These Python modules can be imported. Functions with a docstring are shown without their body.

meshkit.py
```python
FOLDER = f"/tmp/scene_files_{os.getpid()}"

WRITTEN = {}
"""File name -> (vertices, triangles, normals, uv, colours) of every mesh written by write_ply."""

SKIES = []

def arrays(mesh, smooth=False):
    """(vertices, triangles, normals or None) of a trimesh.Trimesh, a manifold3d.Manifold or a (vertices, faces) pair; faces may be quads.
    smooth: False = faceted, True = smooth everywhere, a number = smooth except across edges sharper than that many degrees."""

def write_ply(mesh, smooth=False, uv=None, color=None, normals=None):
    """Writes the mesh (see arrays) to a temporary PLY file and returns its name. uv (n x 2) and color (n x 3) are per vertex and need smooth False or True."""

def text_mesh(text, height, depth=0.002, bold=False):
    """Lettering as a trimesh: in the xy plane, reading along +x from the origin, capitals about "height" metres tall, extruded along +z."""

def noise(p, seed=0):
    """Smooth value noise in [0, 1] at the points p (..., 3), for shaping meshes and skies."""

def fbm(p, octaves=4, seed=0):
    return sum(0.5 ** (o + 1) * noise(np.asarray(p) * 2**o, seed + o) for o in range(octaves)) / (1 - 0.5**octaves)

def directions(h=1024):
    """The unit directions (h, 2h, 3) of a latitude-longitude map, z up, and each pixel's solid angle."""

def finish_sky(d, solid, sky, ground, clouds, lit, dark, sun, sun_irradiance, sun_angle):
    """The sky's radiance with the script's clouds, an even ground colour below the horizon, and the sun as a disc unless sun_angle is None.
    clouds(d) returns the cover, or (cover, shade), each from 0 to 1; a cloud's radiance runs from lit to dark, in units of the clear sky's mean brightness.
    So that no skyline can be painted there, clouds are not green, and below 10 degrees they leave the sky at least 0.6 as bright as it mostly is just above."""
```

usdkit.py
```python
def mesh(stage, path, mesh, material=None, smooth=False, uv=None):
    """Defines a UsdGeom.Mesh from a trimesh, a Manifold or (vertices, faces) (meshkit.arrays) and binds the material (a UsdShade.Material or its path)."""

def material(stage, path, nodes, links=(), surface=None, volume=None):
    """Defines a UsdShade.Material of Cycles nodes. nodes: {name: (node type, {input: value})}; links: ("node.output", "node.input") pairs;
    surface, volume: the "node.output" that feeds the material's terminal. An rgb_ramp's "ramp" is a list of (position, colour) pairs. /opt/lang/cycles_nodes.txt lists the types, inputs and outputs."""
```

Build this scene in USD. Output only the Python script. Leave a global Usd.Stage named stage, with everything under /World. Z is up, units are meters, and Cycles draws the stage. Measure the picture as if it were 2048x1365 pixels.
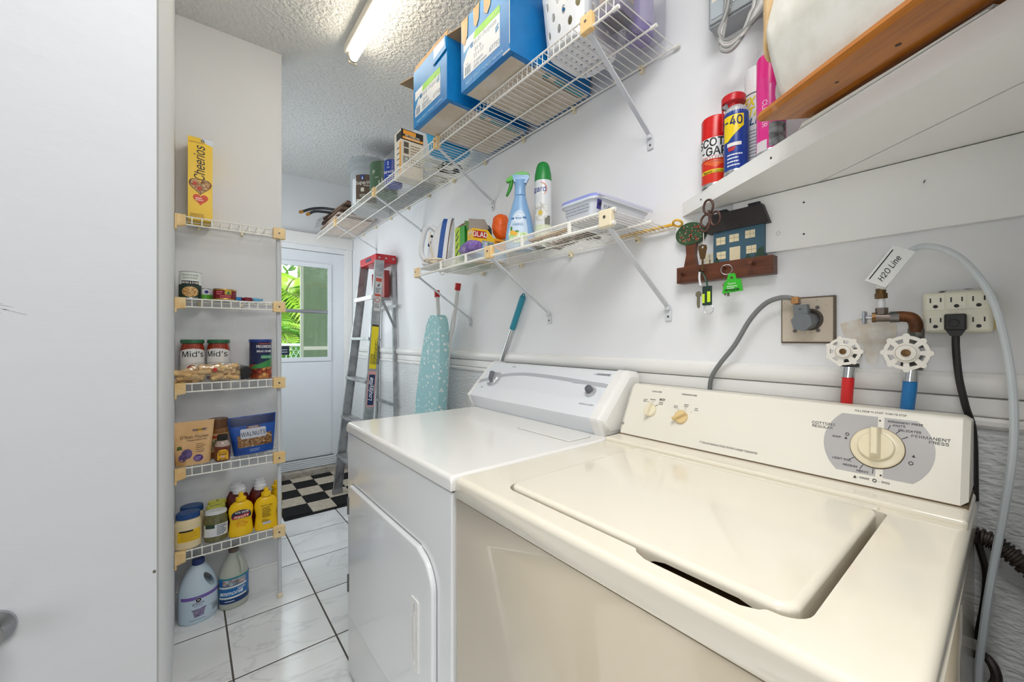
import math, random
import numpy as np, trimesh, usdkit, meshkit
from shapely.geometry import Polygon, Point, box as sbox
from shapely import affinity
from shapely.ops import unary_union
from pxr import Gf, Sdf, Usd, UsdGeom, UsdLux, UsdShade, Vt

stage = Usd.Stage.CreateInMemory()
UsdGeom.SetStageUpAxis(stage, 'Z'); UsdGeom.SetStageMetersPerUnit(stage, 1.0)
UsdGeom.Xform.Define(stage, '/World')
random.seed(7); rng = np.random.default_rng(7)

# ---------------------------------------------------------------- camera
YAW = math.radians(38.7346)
cam = UsdGeom.Camera.Define(stage, '/World/camera')
cam.CreateHorizontalApertureAttr(36.0); cam.CreateVerticalApertureAttr(36.0*1365/2048)
cam.CreateFocalLengthAttr(36.0*808.4/2048)
cam.CreateVerticalApertureOffsetAttr(-4.5/2048*36)
cam.CreateClippingRangeAttr(Gf.Vec2f(0.02, 200))
F_ = np.array([math.sin(YAW), math.cos(YAW), 0]); R_ = np.array([math.cos(YAW), -math.sin(YAW), 0])
cam.AddTransformOp().Set(Gf.Matrix4d(R_[0], R_[1], 0, 0, 0, 0, 1, 0, -F_[0], -F_[1], 0, 0, 0, 0, 1.2145, 1))
cam.CreateExposureAttr(0.24)

# ---------------------------------------------------------------- sky, sun, large lights
dome = UsdLux.DomeLight.Define(stage, '/World/sky')
dome.CreateIntensityAttr(1.3); dome.CreateColorAttr(Gf.Vec3f(0.86, 0.93, 1.0))
sun = UsdLux.DistantLight.Define(stage, '/World/sun')
sun.CreateIntensityAttr(5.0); sun.CreateAngleAttr(0.6); sun.CreateColorAttr(Gf.Vec3f(1.0, 0.95, 0.85))
sun.AddRotateXYZOp().Set(Gf.Vec3f(40, 0, 25))
def rect_light(path, loc, w, h, power, col, rot=(0, 0, 0)):
    l = UsdLux.RectLight.Define(stage, path); l.CreateWidthAttr(w); l.CreateHeightAttr(h)
    l.CreateIntensityAttr(power); l.CreateColorAttr(Gf.Vec3f(*col))
    l.AddTranslateOp().Set(Gf.Vec3d(*loc)); l.AddRotateXYZOp().Set(Gf.Vec3f(*rot))
rect_light('/World/kitchen_ceiling_light', (0.0, -0.12, 2.60), 1.1, 0.8, 11.0, (1.0, 0.99, 0.97))  # added fill panel below the ceiling, brightens the walls and appliance tops
rect_light('/World/kitchen_window_daylight', (-2.57, -1.0, 1.35), 1.5, 1.7, 2.6, (0.96, 0.98, 1.0), (0, -90, 0))  # unseen soft light from behind left, placed to light right wall and shelf undersides
rect_light('/World/side_window_daylight', (0.10, 3.15, 1.55), 1.15, 1.0, 2.6, (0.90, 0.96, 1.0), (0, -90, 0))  # out of view beyond the pantry wall, placed to light door and ladder
TUBE_POWER = 13.0

# ---------------------------------------------------------------- materials
def lin(h):
    if not isinstance(h, str): return tuple(h)
    h = h.lstrip('#'); c = [int(h[i:i+2], 16)/255 for i in (0, 2, 4)]
    return tuple(x/12.92 if x <= .04045 else ((x+.055)/1.055)**2.4 for x in c)
LOOK = {}
def M(name, col, rough=.45, metal=0, bump=0, bscale=200, bdist=.002, var=None, vscale=8, vpos=(.4, .6), world=False, detail=2, stretch=(1, 1, 1), rot=None, **kw):
    """A principled material; bump: strength of fine noise relief; var: second colour mixed in by noise."""
    if name in LOOK: return LOOK[name]
    n = {'p': ('principled_bsdf', {'base_color': lin(col), 'roughness': rough, 'metallic': metal, **{k: (lin(v) if isinstance(v, str) else v) for k, v in kw.items()}})}
    l = []
    if bump or var:
        n['tc'] = ('geometry', {}) if world else ('texture_coordinate', {})
        n['mp'] = ('mapping', {'scale': stretch} if rot is None else {'scale': stretch, 'mapping_type': 'texture', 'rotation': (0, 0, rot)}); l.append(('tc.position' if world else 'tc.object', 'mp.vector'))
    if bump:
        n['nb'] = ('noise_texture', {'scale': bscale, 'detail': detail, 'roughness': .55}); n['b'] = ('bump', {'strength': bump, 'distance': bdist})
        l += [('mp.vector', 'nb.vector'), ('nb.fac', 'b.height'), ('b.normal', 'p.normal')]
    if var:
        n['nv'] = ('noise_texture', {'scale': vscale, 'detail': 4, 'roughness': .6}); n['r'] = ('rgb_ramp', {'ramp': [(vpos[0], lin(col)), (vpos[1], lin(var))]})
        l += [('mp.vector', 'nv.vector'), ('nv.fac', 'r.fac'), ('r.color', 'p.base_color')]
    LOOK[name] = usdkit.material(stage, '/World/Looks/'+name, n, l, surface='p.BSDF')
    return LOOK[name]
def H(col, rough=.42, **kw):                     # a plain colour by its hex code
    return M('paint_'+col.lstrip('#')+('' if rough == .42 else '_r%d' % (rough*100)), col, rough, **kw)

# ---------------------------------------------------------------- meshes
EX, EY, EZ = np.array([1., 0, 0]), np.array([0, 1., 0]), np.array([0, 0, 1.])
def cat(*ms):
    ms = [m for m in ms if m is not None and len(m.faces)]
    return trimesh.util.concatenate(ms) if len(ms) > 1 else ms[0]
def bx(x0, x1, y0, y1, z0, z1):
    m = trimesh.creation.box([x1-x0, y1-y0, z1-z0]); m.apply_translation([(x0+x1)/2, (y0+y1)/2, (z0+z1)/2]); return m
def rb(x0, x1, y0, y1, z0, z1, r=.004, sub=1):
    """a box with rounded edges"""
    s = trimesh.creation.icosphere(sub, r).vertices
    r = min(r, (x1-x0)/2.001, (y1-y0)/2.001, (z1-z0)/2.001)
    s = s*(r/np.abs(s).max())
    p = np.concatenate([s+[x, y, z] for x in (x0+r, x1-r) for y in (y0+r, y1-r) for z in (z0+r, z1-r)])
    return trimesh.Trimesh(p).convex_hull
def hull(pts): return trimesh.Trimesh(np.asarray(pts, float)).convex_hull
def place(m, o, u, v):
    u = np.asarray(u, float); v = np.asarray(v, float); u = u/np.linalg.norm(u); v = v/np.linalg.norm(v); w = np.cross(u, v)
    m = m.copy(); m.vertices = np.asarray(o)+m.vertices[:, :1]*u+m.vertices[:, 1:2]*v+m.vertices[:, 2:3]*w; return m
def cyl(a, b, r, n=16, r2=None):
    a, b = np.asarray(a, float), np.asarray(b, float); d = b-a; L = np.linalg.norm(d); d = d/L
    t = EX if abs(d[0]) < .8 else EY
    u = np.cross(d, t); u /= np.linalg.norm(u); w = np.cross(d, u); r2 = r if r2 is None else r2
    th = np.linspace(0, 2*np.pi, n, endpoint=False); c = np.cos(th)[:, None]*u+np.sin(th)[:, None]*w
    V = np.vstack([a+c*r, b+c*r2, a, b]); F = []
    for i in range(n):
        j = (i+1) % n; F += [[i, n+j, j], [i, n+i, n+j], [2*n, i, j], [2*n+1, n+j, n+i]]
    m = trimesh.Trimesh(V, F, process=False); m.fix_normals() if False else None
    if m.volume < 0: m.invert()
    return m
def lathe(prof, n=28, sx=1, sy=1):
    """prof: (radius, z) from the bottom up"""
    prof = np.array(prof, float); k = len(prof); th = np.linspace(0, 2*np.pi, n, endpoint=False)
    V = np.stack([np.outer(prof[:, 0], np.cos(th))*sx, np.outer(prof[:, 0], np.sin(th))*sy, np.repeat(prof[:, 1:], n, 1)], -1).reshape(-1, 3); F = []
    for i in range(k-1):
        for j in range(n):
            a, b = i*n+j, i*n+(j+1) % n; c, d = a+n, b+n
            if prof[i, 0] > 1e-6: F.append([a, b, d])
            if prof[i+1, 0] > 1e-6: F.append([a, d, c])
    m = trimesh.Trimesh(V, F, process=False)
    e = []
    if prof[0, 0] > 1e-6:
        V = np.vstack([m.vertices, [0, 0, prof[0, 1]]]); e += [[len(V)-1, (j+1) % n, j] for j in range(n)]; m = trimesh.Trimesh(V, np.vstack([m.faces, e]), process=False); e = []
    if prof[-1, 0] > 1e-6:
        V = np.vstack([m.vertices, [0, 0, prof[-1, 1]]]); q = (k-1)*n; e = [[len(V)-1, q+j, q+(j+1) % n] for j in range(n)]; m = trimesh.Trimesh(V, np.vstack([m.faces, e]), process=False)
    m.remove_unreferenced_vertices(); return m
def spline(P, k=6):
    P = np.array(P, float); Q = np.vstack([2*P[0]-P[1], P, 2*P[-1]-P[-2]]); out = []
    for i in range(1, len(Q)-2):
        p0, p1, p2, p3 = Q[i-1:i+3]
        for t in np.linspace(0, 1, k, endpoint=False):
            out.append(.5*((2*p1)+(-p0+p2)*t+(2*p0-5*p1+4*p2-p3)*t*t+(-p0+3*p1-3*p2+p3)*t**3))
    return np.array(out+[P[-1]])
def tube(P, r, n=8, k=0, closed=False, flat=None):
    P = spline(P, k) if k else np.array(P, float); m = len(P); r = np.broadcast_to(r, m) if np.ndim(r) == 0 or len(r) == m else np.interp(np.linspace(0, 1, m), np.linspace(0, 1, len(r)), r)
    T = np.gradient(P, axis=0) if not closed else np.roll(P, -1, 0)-np.roll(P, 1, 0)
    T /= np.linalg.norm(T, axis=1)[:, None]
    u = np.cross(T[0], EZ if abs(T[0][2]) < .9 else EX); u /= np.linalg.norm(u); V = []; th = np.linspace(0, 2*np.pi, n, endpoint=False)
    for i in range(m):
        u = u-T[i]*(u@T[i]); u /= np.linalg.norm(u); w = np.cross(T[i], u)
        V.append(P[i]+r[i]*(np.cos(th)[:, None]*u+np.sin(th)[:, None]*w*(flat or 1)))
    V = np.vstack(V); F = []
    for i in range(m if closed else m-1):
        a, b = i*n, ((i+1) % m)*n
        for j in range(n):
            j2 = (j+1) % n; F += [[a+j, a+j2, b+j2], [a+j, b+j2, b+j]]
    if not closed:
        V = np.vstack([V, P[0], P[-1]]); z = len(V)
        for j in range(n): F += [[z-2, (j+1) % n, j], [z-1, (m-1)*n+j, (m-1)*n+(j+1) % n]]
    return trimesh.Trimesh(V, F, process=False)
def ring(c, r, t, axis=EY, n=24, k=8, sx=1):
    a = EX if abs(axis[0]) < .8 else EY; u = np.cross(axis, a); u /= np.linalg.norm(u); w = np.cross(axis, u)
    th = np.linspace(0, 2*np.pi, n, endpoint=False)
    return tube(np.asarray(c)+r*(np.cos(th)[:, None]*u*sx+np.sin(th)[:, None]*w), t, k, closed=True)
def ext(poly, h):
    gs = [g for g in (poly.geoms if hasattr(poly, 'geoms') else [poly]) if g.area > 1e-9]
    return cat(*[trimesh.creation.extrude_polygon(g, h, engine='earcut') for g in gs])
def rect(x0, x1, y0, y1, r=0): return sbox(x0+r, y0+r, x1-r, y1-r).buffer(r, 6) if r else sbox(x0, y0, x1, y1)
def disc(x, y, r, k=10): return Point(x, y).buffer(r, k)
def ell(x, y, a, b): return affinity.scale(Point(x, y).buffer(1, 10), a, b)
_txt = {}
def text(s, h, x=0, y=0, d=.0006, bold=False, slant=0, center=True, sx=1):
    """flat lettering in the xy plane, centred on x"""
    k = (s, h, d, bold)
    if k not in _txt: _txt[k] = meshkit.text_mesh(s, h, d, bold)
    m = _txt[k].copy(); m.vertices[:, 0] *= sx
    if slant: m.vertices[:, 0] += slant*m.vertices[:, 1]
    b = m.bounds; m.apply_translation([x-((b[0, 0]+b[1, 0])/2 if center else b[0, 0]), y, 0]); return m
def lines(n, x0, x1, y0, dy, t, d=.0005, seed=1, gaps=False):
    """rows of tiny print too small to read"""
    q = random.Random(seed); out = []
    for i in range(n):
        x = x0; e = x1-(x1-x0)*q.uniform(0, .35)
        while x < e-.0005:
            w = min(e-x, (x1-x0)*q.uniform(.06, .2)); out.append(bx(x, x+w*.86, y0-i*dy-t, y0-i*dy, 0, d)); x += w
    return cat(*out)
def wrap(m, r, a0=0, front=-math.pi/2, sx=1, sy=1, sub=None):
    """bends a flat mesh (x along, y up, z out) round a vertical cylinder; x=0 faces local -Y"""
    m = m.copy()
    for _ in range(4):
        e = m.vertices[m.edges_unique]; L = np.abs(e[:, 0, 0]-e[:, 1, 0]).max()
        if L < (sub or r*.22): break
        m = m.subdivide_to_size(sub or r*.22, max_iter=12) if len(m.faces) < 60 else m.subdivide()
    v = m.vertices; a = a0+v[:, 0]/r+front; q = r+v[:, 2]
    m.vertices = np.stack([q*np.cos(a)*sx, q*np.sin(a)*sy, v[:, 1]], 1); return m
def band(r, z0, z1, w, a0=0, t=.0006, n=16, sx=1, sy=1, r1=None):
    """a label patch round a vertical cylinder: w = its width along the curve"""
    x = np.linspace(-w/2, w/2, n); full = w >= 2*math.pi*r-1e-6
    V, F = [], []
    for xx in x:
        a = a0+xx/r-math.pi/2
        for z, q in ((z0, r), (z1, r1 or r)):
            for tt in (-.0004, t): V.append([(q+tt)*math.cos(a)*sx, (q+tt)*math.sin(a)*sy, z])
    for i in range(n-1):
        a, b = i*4, i*4+4
        F += [[a+1, b+1, b+3], [a+1, b+3, a+3], [a, b+2, b], [a, a+2, b+2], [a, b, b+1], [a, b+1, a+1], [a+2, b+3, b+2], [a+2, a+3, b+3]]
    if not full: F += [[0, 1, 3], [0, 3, 2]]; q = (n-1)*4; F += [[q, q+3, q+1], [q, q+2, q+3]]
    return trimesh.Trimesh(V, F, process=False)

# ---------------------------------------------------------------- prims
_n, XF = {}, {}
def numbered(parent, name):
    k = _n.get((parent, name), 0); _n[(parent, name)] = k+1
    return f'{parent}/{name}' + (f'_{k:03d}' if k else '')
def keys(path, **kw):
    p = stage.GetPrimAtPath(path)
    for k, v in kw.items():
        if v: p.SetCustomDataByKey(k, v)
def thing(name, label, category, loc=(0, 0, 0), rz=0, group=None, tilt=None):
    """an Xform at the thing's base; tilt = (rx, ry) degrees applied before rz"""
    path = numbered('/World', name); x = UsdGeom.Xform.Define(stage, path)
    x.AddTranslateOp().Set(Gf.Vec3d(*map(float, loc)))
    M4 = trimesh.transformations.translation_matrix(loc)
    if rz: x.AddRotateZOp().Set(float(rz)); M4 = M4 @ trimesh.transformations.rotation_matrix(math.radians(rz), EZ)
    if tilt:
        x.AddRotateYOp().Set(float(tilt[1])); x.AddRotateXOp().Set(float(tilt[0]))
        M4 = M4 @ trimesh.transformations.rotation_matrix(math.radians(tilt[1]), EY) @ trimesh.transformations.rotation_matrix(math.radians(tilt[0]), EX)
    XF[path] = np.linalg.inv(M4); keys(path, label=label, category=category, group=group); return path
def part(parent, name, mesh, mat, smooth=35, label=None, kind=None, world=False):
    """one mesh under a thing or a part; world=True: the mesh is given in world coordinates"""
    path = numbered(parent, name)
    if world:
        top = '/'.join(parent.split('/')[:3]); mesh = mesh.copy()
        if top in XF: mesh.apply_transform(XF[top])
    usdkit.mesh(stage, path, mesh, mat, smooth=smooth); keys(path, label=label, kind=kind); return path
def struct(name, mesh, mat, smooth=False):
    path = numbered('/World', name); usdkit.mesh(stage, path, mesh, mat, smooth=smooth); keys(path, kind='structure'); return path
def dup(src, loc, rz, label, group=None, name=None):
    was = stage.GetPrimAtPath(src).GetCustomData(); r = thing(name or src.split('/')[-1].rstrip('0123456789').rstrip('_'), label, was['category'], loc, rz, group or was.get('group'))
    p = stage.GetPrimAtPath(r); p.GetReferences().AddInternalReference(src); p.SetInstanceable(True); return r
WALL = dict(u=(0, -1, 0), v=(0, 0, 1))          # faces of things on the right wall read along -Y
def onwall(m, x, y, z): return place(m, (x, y, z), (0, -1, 0), (0, 0, 1))
def onfront(m, x, y, z): return place(m, (x, y, z), (1, 0, 0), (0, 0, 1))

# ================================================================ THE ROOM
WX, CZ, BY, PY, LX = 1.211, 2.64, 3.93, 2.305, -.043     # right wall, ceiling, door wall, pantry wall, left wall
m_wall = M('white_wall_paint', '#e9eaec', .55, bump=.25, bscale=9, bdist=.01, world=True, detail=5, specular_ior_level=.3)
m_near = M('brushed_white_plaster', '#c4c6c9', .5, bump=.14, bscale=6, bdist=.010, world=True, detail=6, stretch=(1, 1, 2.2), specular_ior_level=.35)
m_low = M('embossed_white_panel', '#dfe1e2', .45, bump=.9, bscale=62, bdist=.008, world=True, detail=2, stretch=(1, .75, 1.5))
m_ceil = M('stippled_ceiling', '#e6e6e4', .7, bump=1.0, bscale=58, bdist=.016, world=True, detail=3, specular_ior_level=.3)
m_trim = M('white_trim_gloss', '#ecebe8', .3, bump=.1, bscale=14, bdist=.004, world=True)
m_door = M('white_door_paint', '#e4e9ee', .35, bump=.06, bscale=30, bdist=.002, world=True)
m_board = M('white_painted_board', '#f7f7f5', .42, bump=.22, bscale=6, bdist=.006, world=True, detail=5, stretch=(1, .5, 3))
m_grout = M('grey_grout', '#57524d', .9, bump=.3, bscale=300, bdist=.001, world=True)
m_dark = H('#1d1c1b', .6)

floor = struct('floor', bx(-2.6, WX, -2.6, BY+.2, -.06, -.0014), m_grout)
def tile_look(name, c, v):
    n = {'g': ('geometry', {}), 'o': ('object_info', {}), 'm': ('mapping', {'scale': (1, 2.2, 1), 'rotation': (0, 0, .6)}),
         'a': ('noise_texture', {'scale': 1.5, 'detail': 5, 'roughness': .55, 'distortion': 1.0}), 'r': ('rgb_ramp', {'ramp': [(.485, lin(c)), (.499, lin(v)), (.501, lin(v)), (.515, lin(c))]}),
         'h': ('noise_texture', {'scale': 1.4, 'detail': 2}), 'q': ('rgb_ramp', {'ramp': [(.42, lin(c)), (.62, lin('#e9eaec'))]}), 'x': ('mix', {'mix_type': 'multiply', 'fac': .55}),
         'nb': ('noise_texture', {'scale': 30, 'detail': 1}), 'b': ('bump', {'strength': .05, 'distance': .002}),
         'p': ('principled_bsdf', {'roughness': .16, 'specular_ior_level': .5}), 'va': ('vector_math', {'math_type': 'add'}), 'vs': ('vector_math', {'math_type': 'scale', 'scale': 7.3})}
    l = [('g.position', 'va.vector1'), ('o.random', 'vs.vector1'), ('vs.vector', 'va.vector2'), ('va.vector', 'm.vector'), ('m.vector', 'a.vector'), ('a.fac', 'r.fac'), ('m.vector', 'h.vector'), ('h.fac', 'q.fac'),
         ('q.color', 'x.color1'), ('r.color', 'x.color2'), ('x.color', 'p.base_color'), ('g.position', 'nb.vector'), ('nb.fac', 'b.height'), ('b.normal', 'p.normal')]
    return usdkit.material(stage, '/World/Looks/'+name, n, l, surface='p.BSDF')
m_tile = tile_look('white_marble_tile', '#f8f9fa', '#d8dadd')
S, G = .3477, .0031
for i in range(-4, 3):
    for j in range(-5, 8):
        x0, x1 = .475+i*S, .475+(i+1)*S; y0, y1 = 1.743+(j-1)*S, 1.743+j*S
        x1 = min(x1, WX+G); y1 = min(y1, BY+G)
        if x1-x0 < .03 or y1-y0 < .03 or (x1 <= LX and y1 > .98): continue
        t = hull([(x+sx*c, y+sy*c, z) for z, c in ((-.006, 0), (-.0012, 0), (0, .0016)) for x, sx in ((x0+G, 1), (x1-G, -1)) for y, sy in ((y0+G, 1), (y1-G, -1))])
        part(floor, 'tile', t, m_tile, smooth=False)
struct('ceiling', bx(-2.6, WX+.1, -2.6, BY+.15, CZ, CZ+.06), m_ceil)
wr = struct('wall_right', bx(WX, WX+.1, -2.6, BY+.1, -.02, CZ), m_wall)
part(wr, 'lower_panel', bx(WX-.003, WX, -1.5, BY-.002, 0, 1.043), m_low, False)
part(wr, 'upper_panel', bx(WX-.002, WX, -1.5, BY-.002, 1.5, 2.08), m_wall, False) if False else None
DX0, DX1 = .235, 1.144                           # the door leaf
wb = struct('wall_back', cat(bx(-.6, DX0-.02, BY, BY+.1, 0, CZ), bx(DX0-.02, DX1+.01, BY, BY+.1, 2.0, CZ), bx(DX1+.01, WX+.1, BY, BY+.1, 0, CZ)), m_wall)
struct('wall_left', bx(-.12, LX, 1.02, PY-.001, -.02, CZ), m_wall)
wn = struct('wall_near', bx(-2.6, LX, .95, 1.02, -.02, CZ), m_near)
wp = struct('wall_pantry', bx(-.5, .367, PY, PY+.11, -.02, CZ), m_wall)
bm = struct('baseboard_pantry', bx(LX, .362, PY-.008, PY, 0, .098), M('plain_white_tile', '#eceded', .2))
part(bm, 'cap_strip', rb(LX, .362, PY-.011, PY-.001, .098, .106, .003), m_trim)
struct('wall_far_left', cat(bx(.0, .08, PY+.11, BY, -.02, .98), bx(.0, .08, PY+.11, BY, 2.12, CZ), bx(.0, .08, PY+.11, 2.56, .98, 2.12), bx(.0, .08, 3.74, BY, .98, 2.12)), m_wall)
w1 = struct('window_1', cat(rb(.04, .092, 2.54, 2.58, .96, 2.14, .004), rb(.04, .092, 3.72, 3.76, .96, 2.14, .004), rb(.04, .092, 2.54, 3.76, .96, 1.0, .004), rb(.04, .092, 2.54, 3.76, 2.10, 2.14, .004)), m_trim)  # unseen window, stands for the side light on door and ladder
part(w1, 'frosted_pane', bx(.05, .056, 2.58, 3.72, 1.0, 2.10), M('frosted_white_glass', '#eef2f5', .5), False)
struct('wall_corner', bx(.46, WX, -.175, -.075, -.02, CZ), m_wall)  # out of view, placed to shade the wall beside the washer
struct('wall_rear', bx(-2.6, WX+.1, -2.66, -2.6, -.02, CZ), m_wall)
struct('wall_kitchen', bx(-2.66, -2.6, -2.66, 1.02, -.02, CZ), m_wall)
# scuffs and a chip on the near wall
m_scuff = M('grey_scuff', '#a9abad', .7)
for x, z, w, a in ((-.222, 1.268, .014, -.2), (-.214, 1.264, .018, -.25), (-.216, 1.259, .012, -.15), (-.207, 1.256, .02, -.3), (-.222, 1.254, .009, -.2), (-.196, 1.252, .008, -.2)):
    part(wn, 'scuff', place(ext(ell(0, 0, w/2, .0007), .0003), (x, .9502, z), (math.cos(a), 0, math.sin(a)), (-math.sin(a), 0, math.cos(a))), m_scuff, False)
part(wn, 'paint_chip', place(ext(ell(0, 0, .0022, .003), .0004), (-.046, .9502, .804), EX, EZ), H('#5c5850', .7), False)
# chair rail: cap, cove and bead
def along_y(prof, y1, y0): return place(ext(Polygon(prof), y1-y0), (0, y1, 0), EX, EZ)
rail = struct('trim_1', along_y([(WX, 1.148), (WX-.008, 1.146), (WX-.016, 1.138), (WX-.019, 1.126), (WX-.017, 1.112), (WX-.011, 1.102), (WX, 1.1)], BY-.002, -1.5), m_trim, 25)
part(rail, 'rail_flat', along_y([(WX, 1.1), (WX-.009, 1.098), (WX-.0095, 1.066), (WX-.007, 1.063), (WX, 1.063)], BY-.002, -1.5), m_trim, 25)
part(rail, 'rail_bead', along_y([(WX, 1.063), (WX-.009, 1.061), (WX-.013, 1.055), (WX-.013, 1.047), (WX-.009, 1.041), (WX, 1.04)], BY-.002, -1.5), m_trim, 25)
# ledge boards under the corner shelf
lb = struct('trim_2', rb(WX-.012, WX, -1.2, .50, 1.442, 1.5955, .003), m_board, 30)
# door header and casing
hd = struct('trim_3', rb(.1, WX-.001, BY-.05, BY, 2.045, 2.145, .006), m_trim, 30)
part(hd, 'side_casing', rb(DX1+.012, WX-.002, BY-.022, BY, 0.0, 2.05, .004), m_trim)
part(hd, 'side_casing', rb(DX0-.09, DX0-.012, BY-.022, BY, 0.0, 2.05, .004), m_trim)
part(hd, 'stop_strip', rb(DX1, DX1+.016, BY-.012, BY+.03, .06, 2.04, .003), m_trim)
th = struct('trim_4', rb(DX0-.02, 1.2, BY-.06, BY+.12, -.01, .062, .006), M('worn_grey_sill', '#9b9289', .75, var='#b9b1a6', vscale=22, bump=.3, bscale=60, world=True), 30)
door = struct('door_1', cat(bx(DX0, .30, BY+.01, BY+.05, .065, 1.995), bx(1.01, DX1, BY+.01, BY+.05, .065, 1.995), bx(.30, 1.01, BY+.01, BY+.05, 1.865, 1.995), bx(.30, 1.01, BY+.01, BY+.05, .065, 1.04)), m_door)
fr = part(door, 'window_frame', cat(rb(.285, 1.03, BY-.004, BY+.03, 1.855, 1.895, .004), rb(.285, 1.03, BY-.004, BY+.03, 1.012, 1.05, .004), rb(.285, .32, BY-.003, BY+.03, 1.02, 1.89, .003), rb(1.0, 1.029, BY-.003, BY+.03, 1.02, 1.89, .003)), m_door)
part(door, 'raised_panel', rb(.30, 1.024, BY+.002, BY+.02, .168, 1.008, .006), m_door)
part(door, 'panel_moulding', cat(rb(.29, 1.034, BY+.004, BY+.02, .156, .172, .003), rb(1.02, 1.034, BY+.004, BY+.02, .16, 1.012, .003)), m_door)
part(door, 'bottom_strip', bx(.29, 1.05, BY+.004, BY+.012, .149, .155), H('#6f7478', .6))
for k in range(5): part(door, 'kick_groove', rb(.27, 1.10, BY+.0, BY+.015, .066+.016*k, .079+.016*k, .003), m_door)
m_alu = M('brushed_aluminium', '#b9bcc2', .32, 1.0)
part(door, 'glazing_bar', rb(.30, 1.008, BY+.006, BY+.04, 1.444, 1.474, .006), m_alu)
m_green = M('pale_green_frame', '#c3cdb6', .4)
part(door, 'sash_stile', rb(.776, .802, BY+.02, BY+.045, 1.05, 1.86, .003), m_green)
part(door, 'sash_rail', rb(.80, 1.005, BY+.022, BY+.045, 1.113, 1.146, .003), M('pale_sash_rail', '#e6ead6', .4))
def pane_look(name, tint, gl):
    return usdkit.material(stage, '/World/Looks/'+name, {'t': ('transparent_bsdf', {'color': tint}), 'g': ('glossy_bsdf', {'roughness': .02}), 'f': ('fresnel', {'IOR': 1.45}), 'm': ('mix_closure', {})},
                           [('f.fac', 'm.fac'), ('t.BSDF', 'm.closure1'), ('g.BSDF', 'm.closure2')], surface='m.closure')
m_pane = pane_look('window_glass', (.93, .96, .94), .1)
part(door, 'pane', bx(.30, 1.005, BY+.028, BY+.031, 1.46, 1.86), m_pane, False); part(door, 'pane', bx(.30, 1.005, BY+.028, BY+.031, 1.05, 1.46), m_pane, False)
n = {'t': ('transparent_bsdf', {'color': (.50, .56, .50)}), 'd': ('translucent_bsdf', {'color': lin('#8b9484')}), 'm': ('mix_closure', {}), 'tc': ('geometry', {}), 'w': ('wave_texture', {'scale': 160, 'bands_direction': 'z'}), 'w2': ('wave_texture', {'scale': 160, 'bands_direction': 'x'}),
     'nn': ('noise_texture', {'scale': 9, 'detail': 3}), 'a': ('math', {'math_type': 'multiply_add', 'value2': .2, 'value3': .62}), 'a2': ('math', {'math_type': 'multiply_add', 'value2': .1})}
m_screen = usdkit.material(stage, '/World/Looks/insect_screen', n, [('tc.position', 'nn.vector'), ('tc.position', 'w.vector'), ('nn.fac', 'a.value1'), ('w.fac', 'a2.value1'), ('a.value', 'a2.value3'), ('a2.value', 'm.fac'), ('t.BSDF', 'm.closure1'), ('d.BSDF', 'm.closure2')], surface='m.closure')
part(door, 'insect_screen', bx(.80, 1.005, BY+.048, BY+.0495, 1.05, 1.86), m_screen, False)
st = part(door, 'warning_sticker', bx(.612, .69, BY+.0255, BY+.0275, 1.075, 1.152), H('#1d2638'), False, label='dark blue sticker with pale print on the lower pane')
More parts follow.
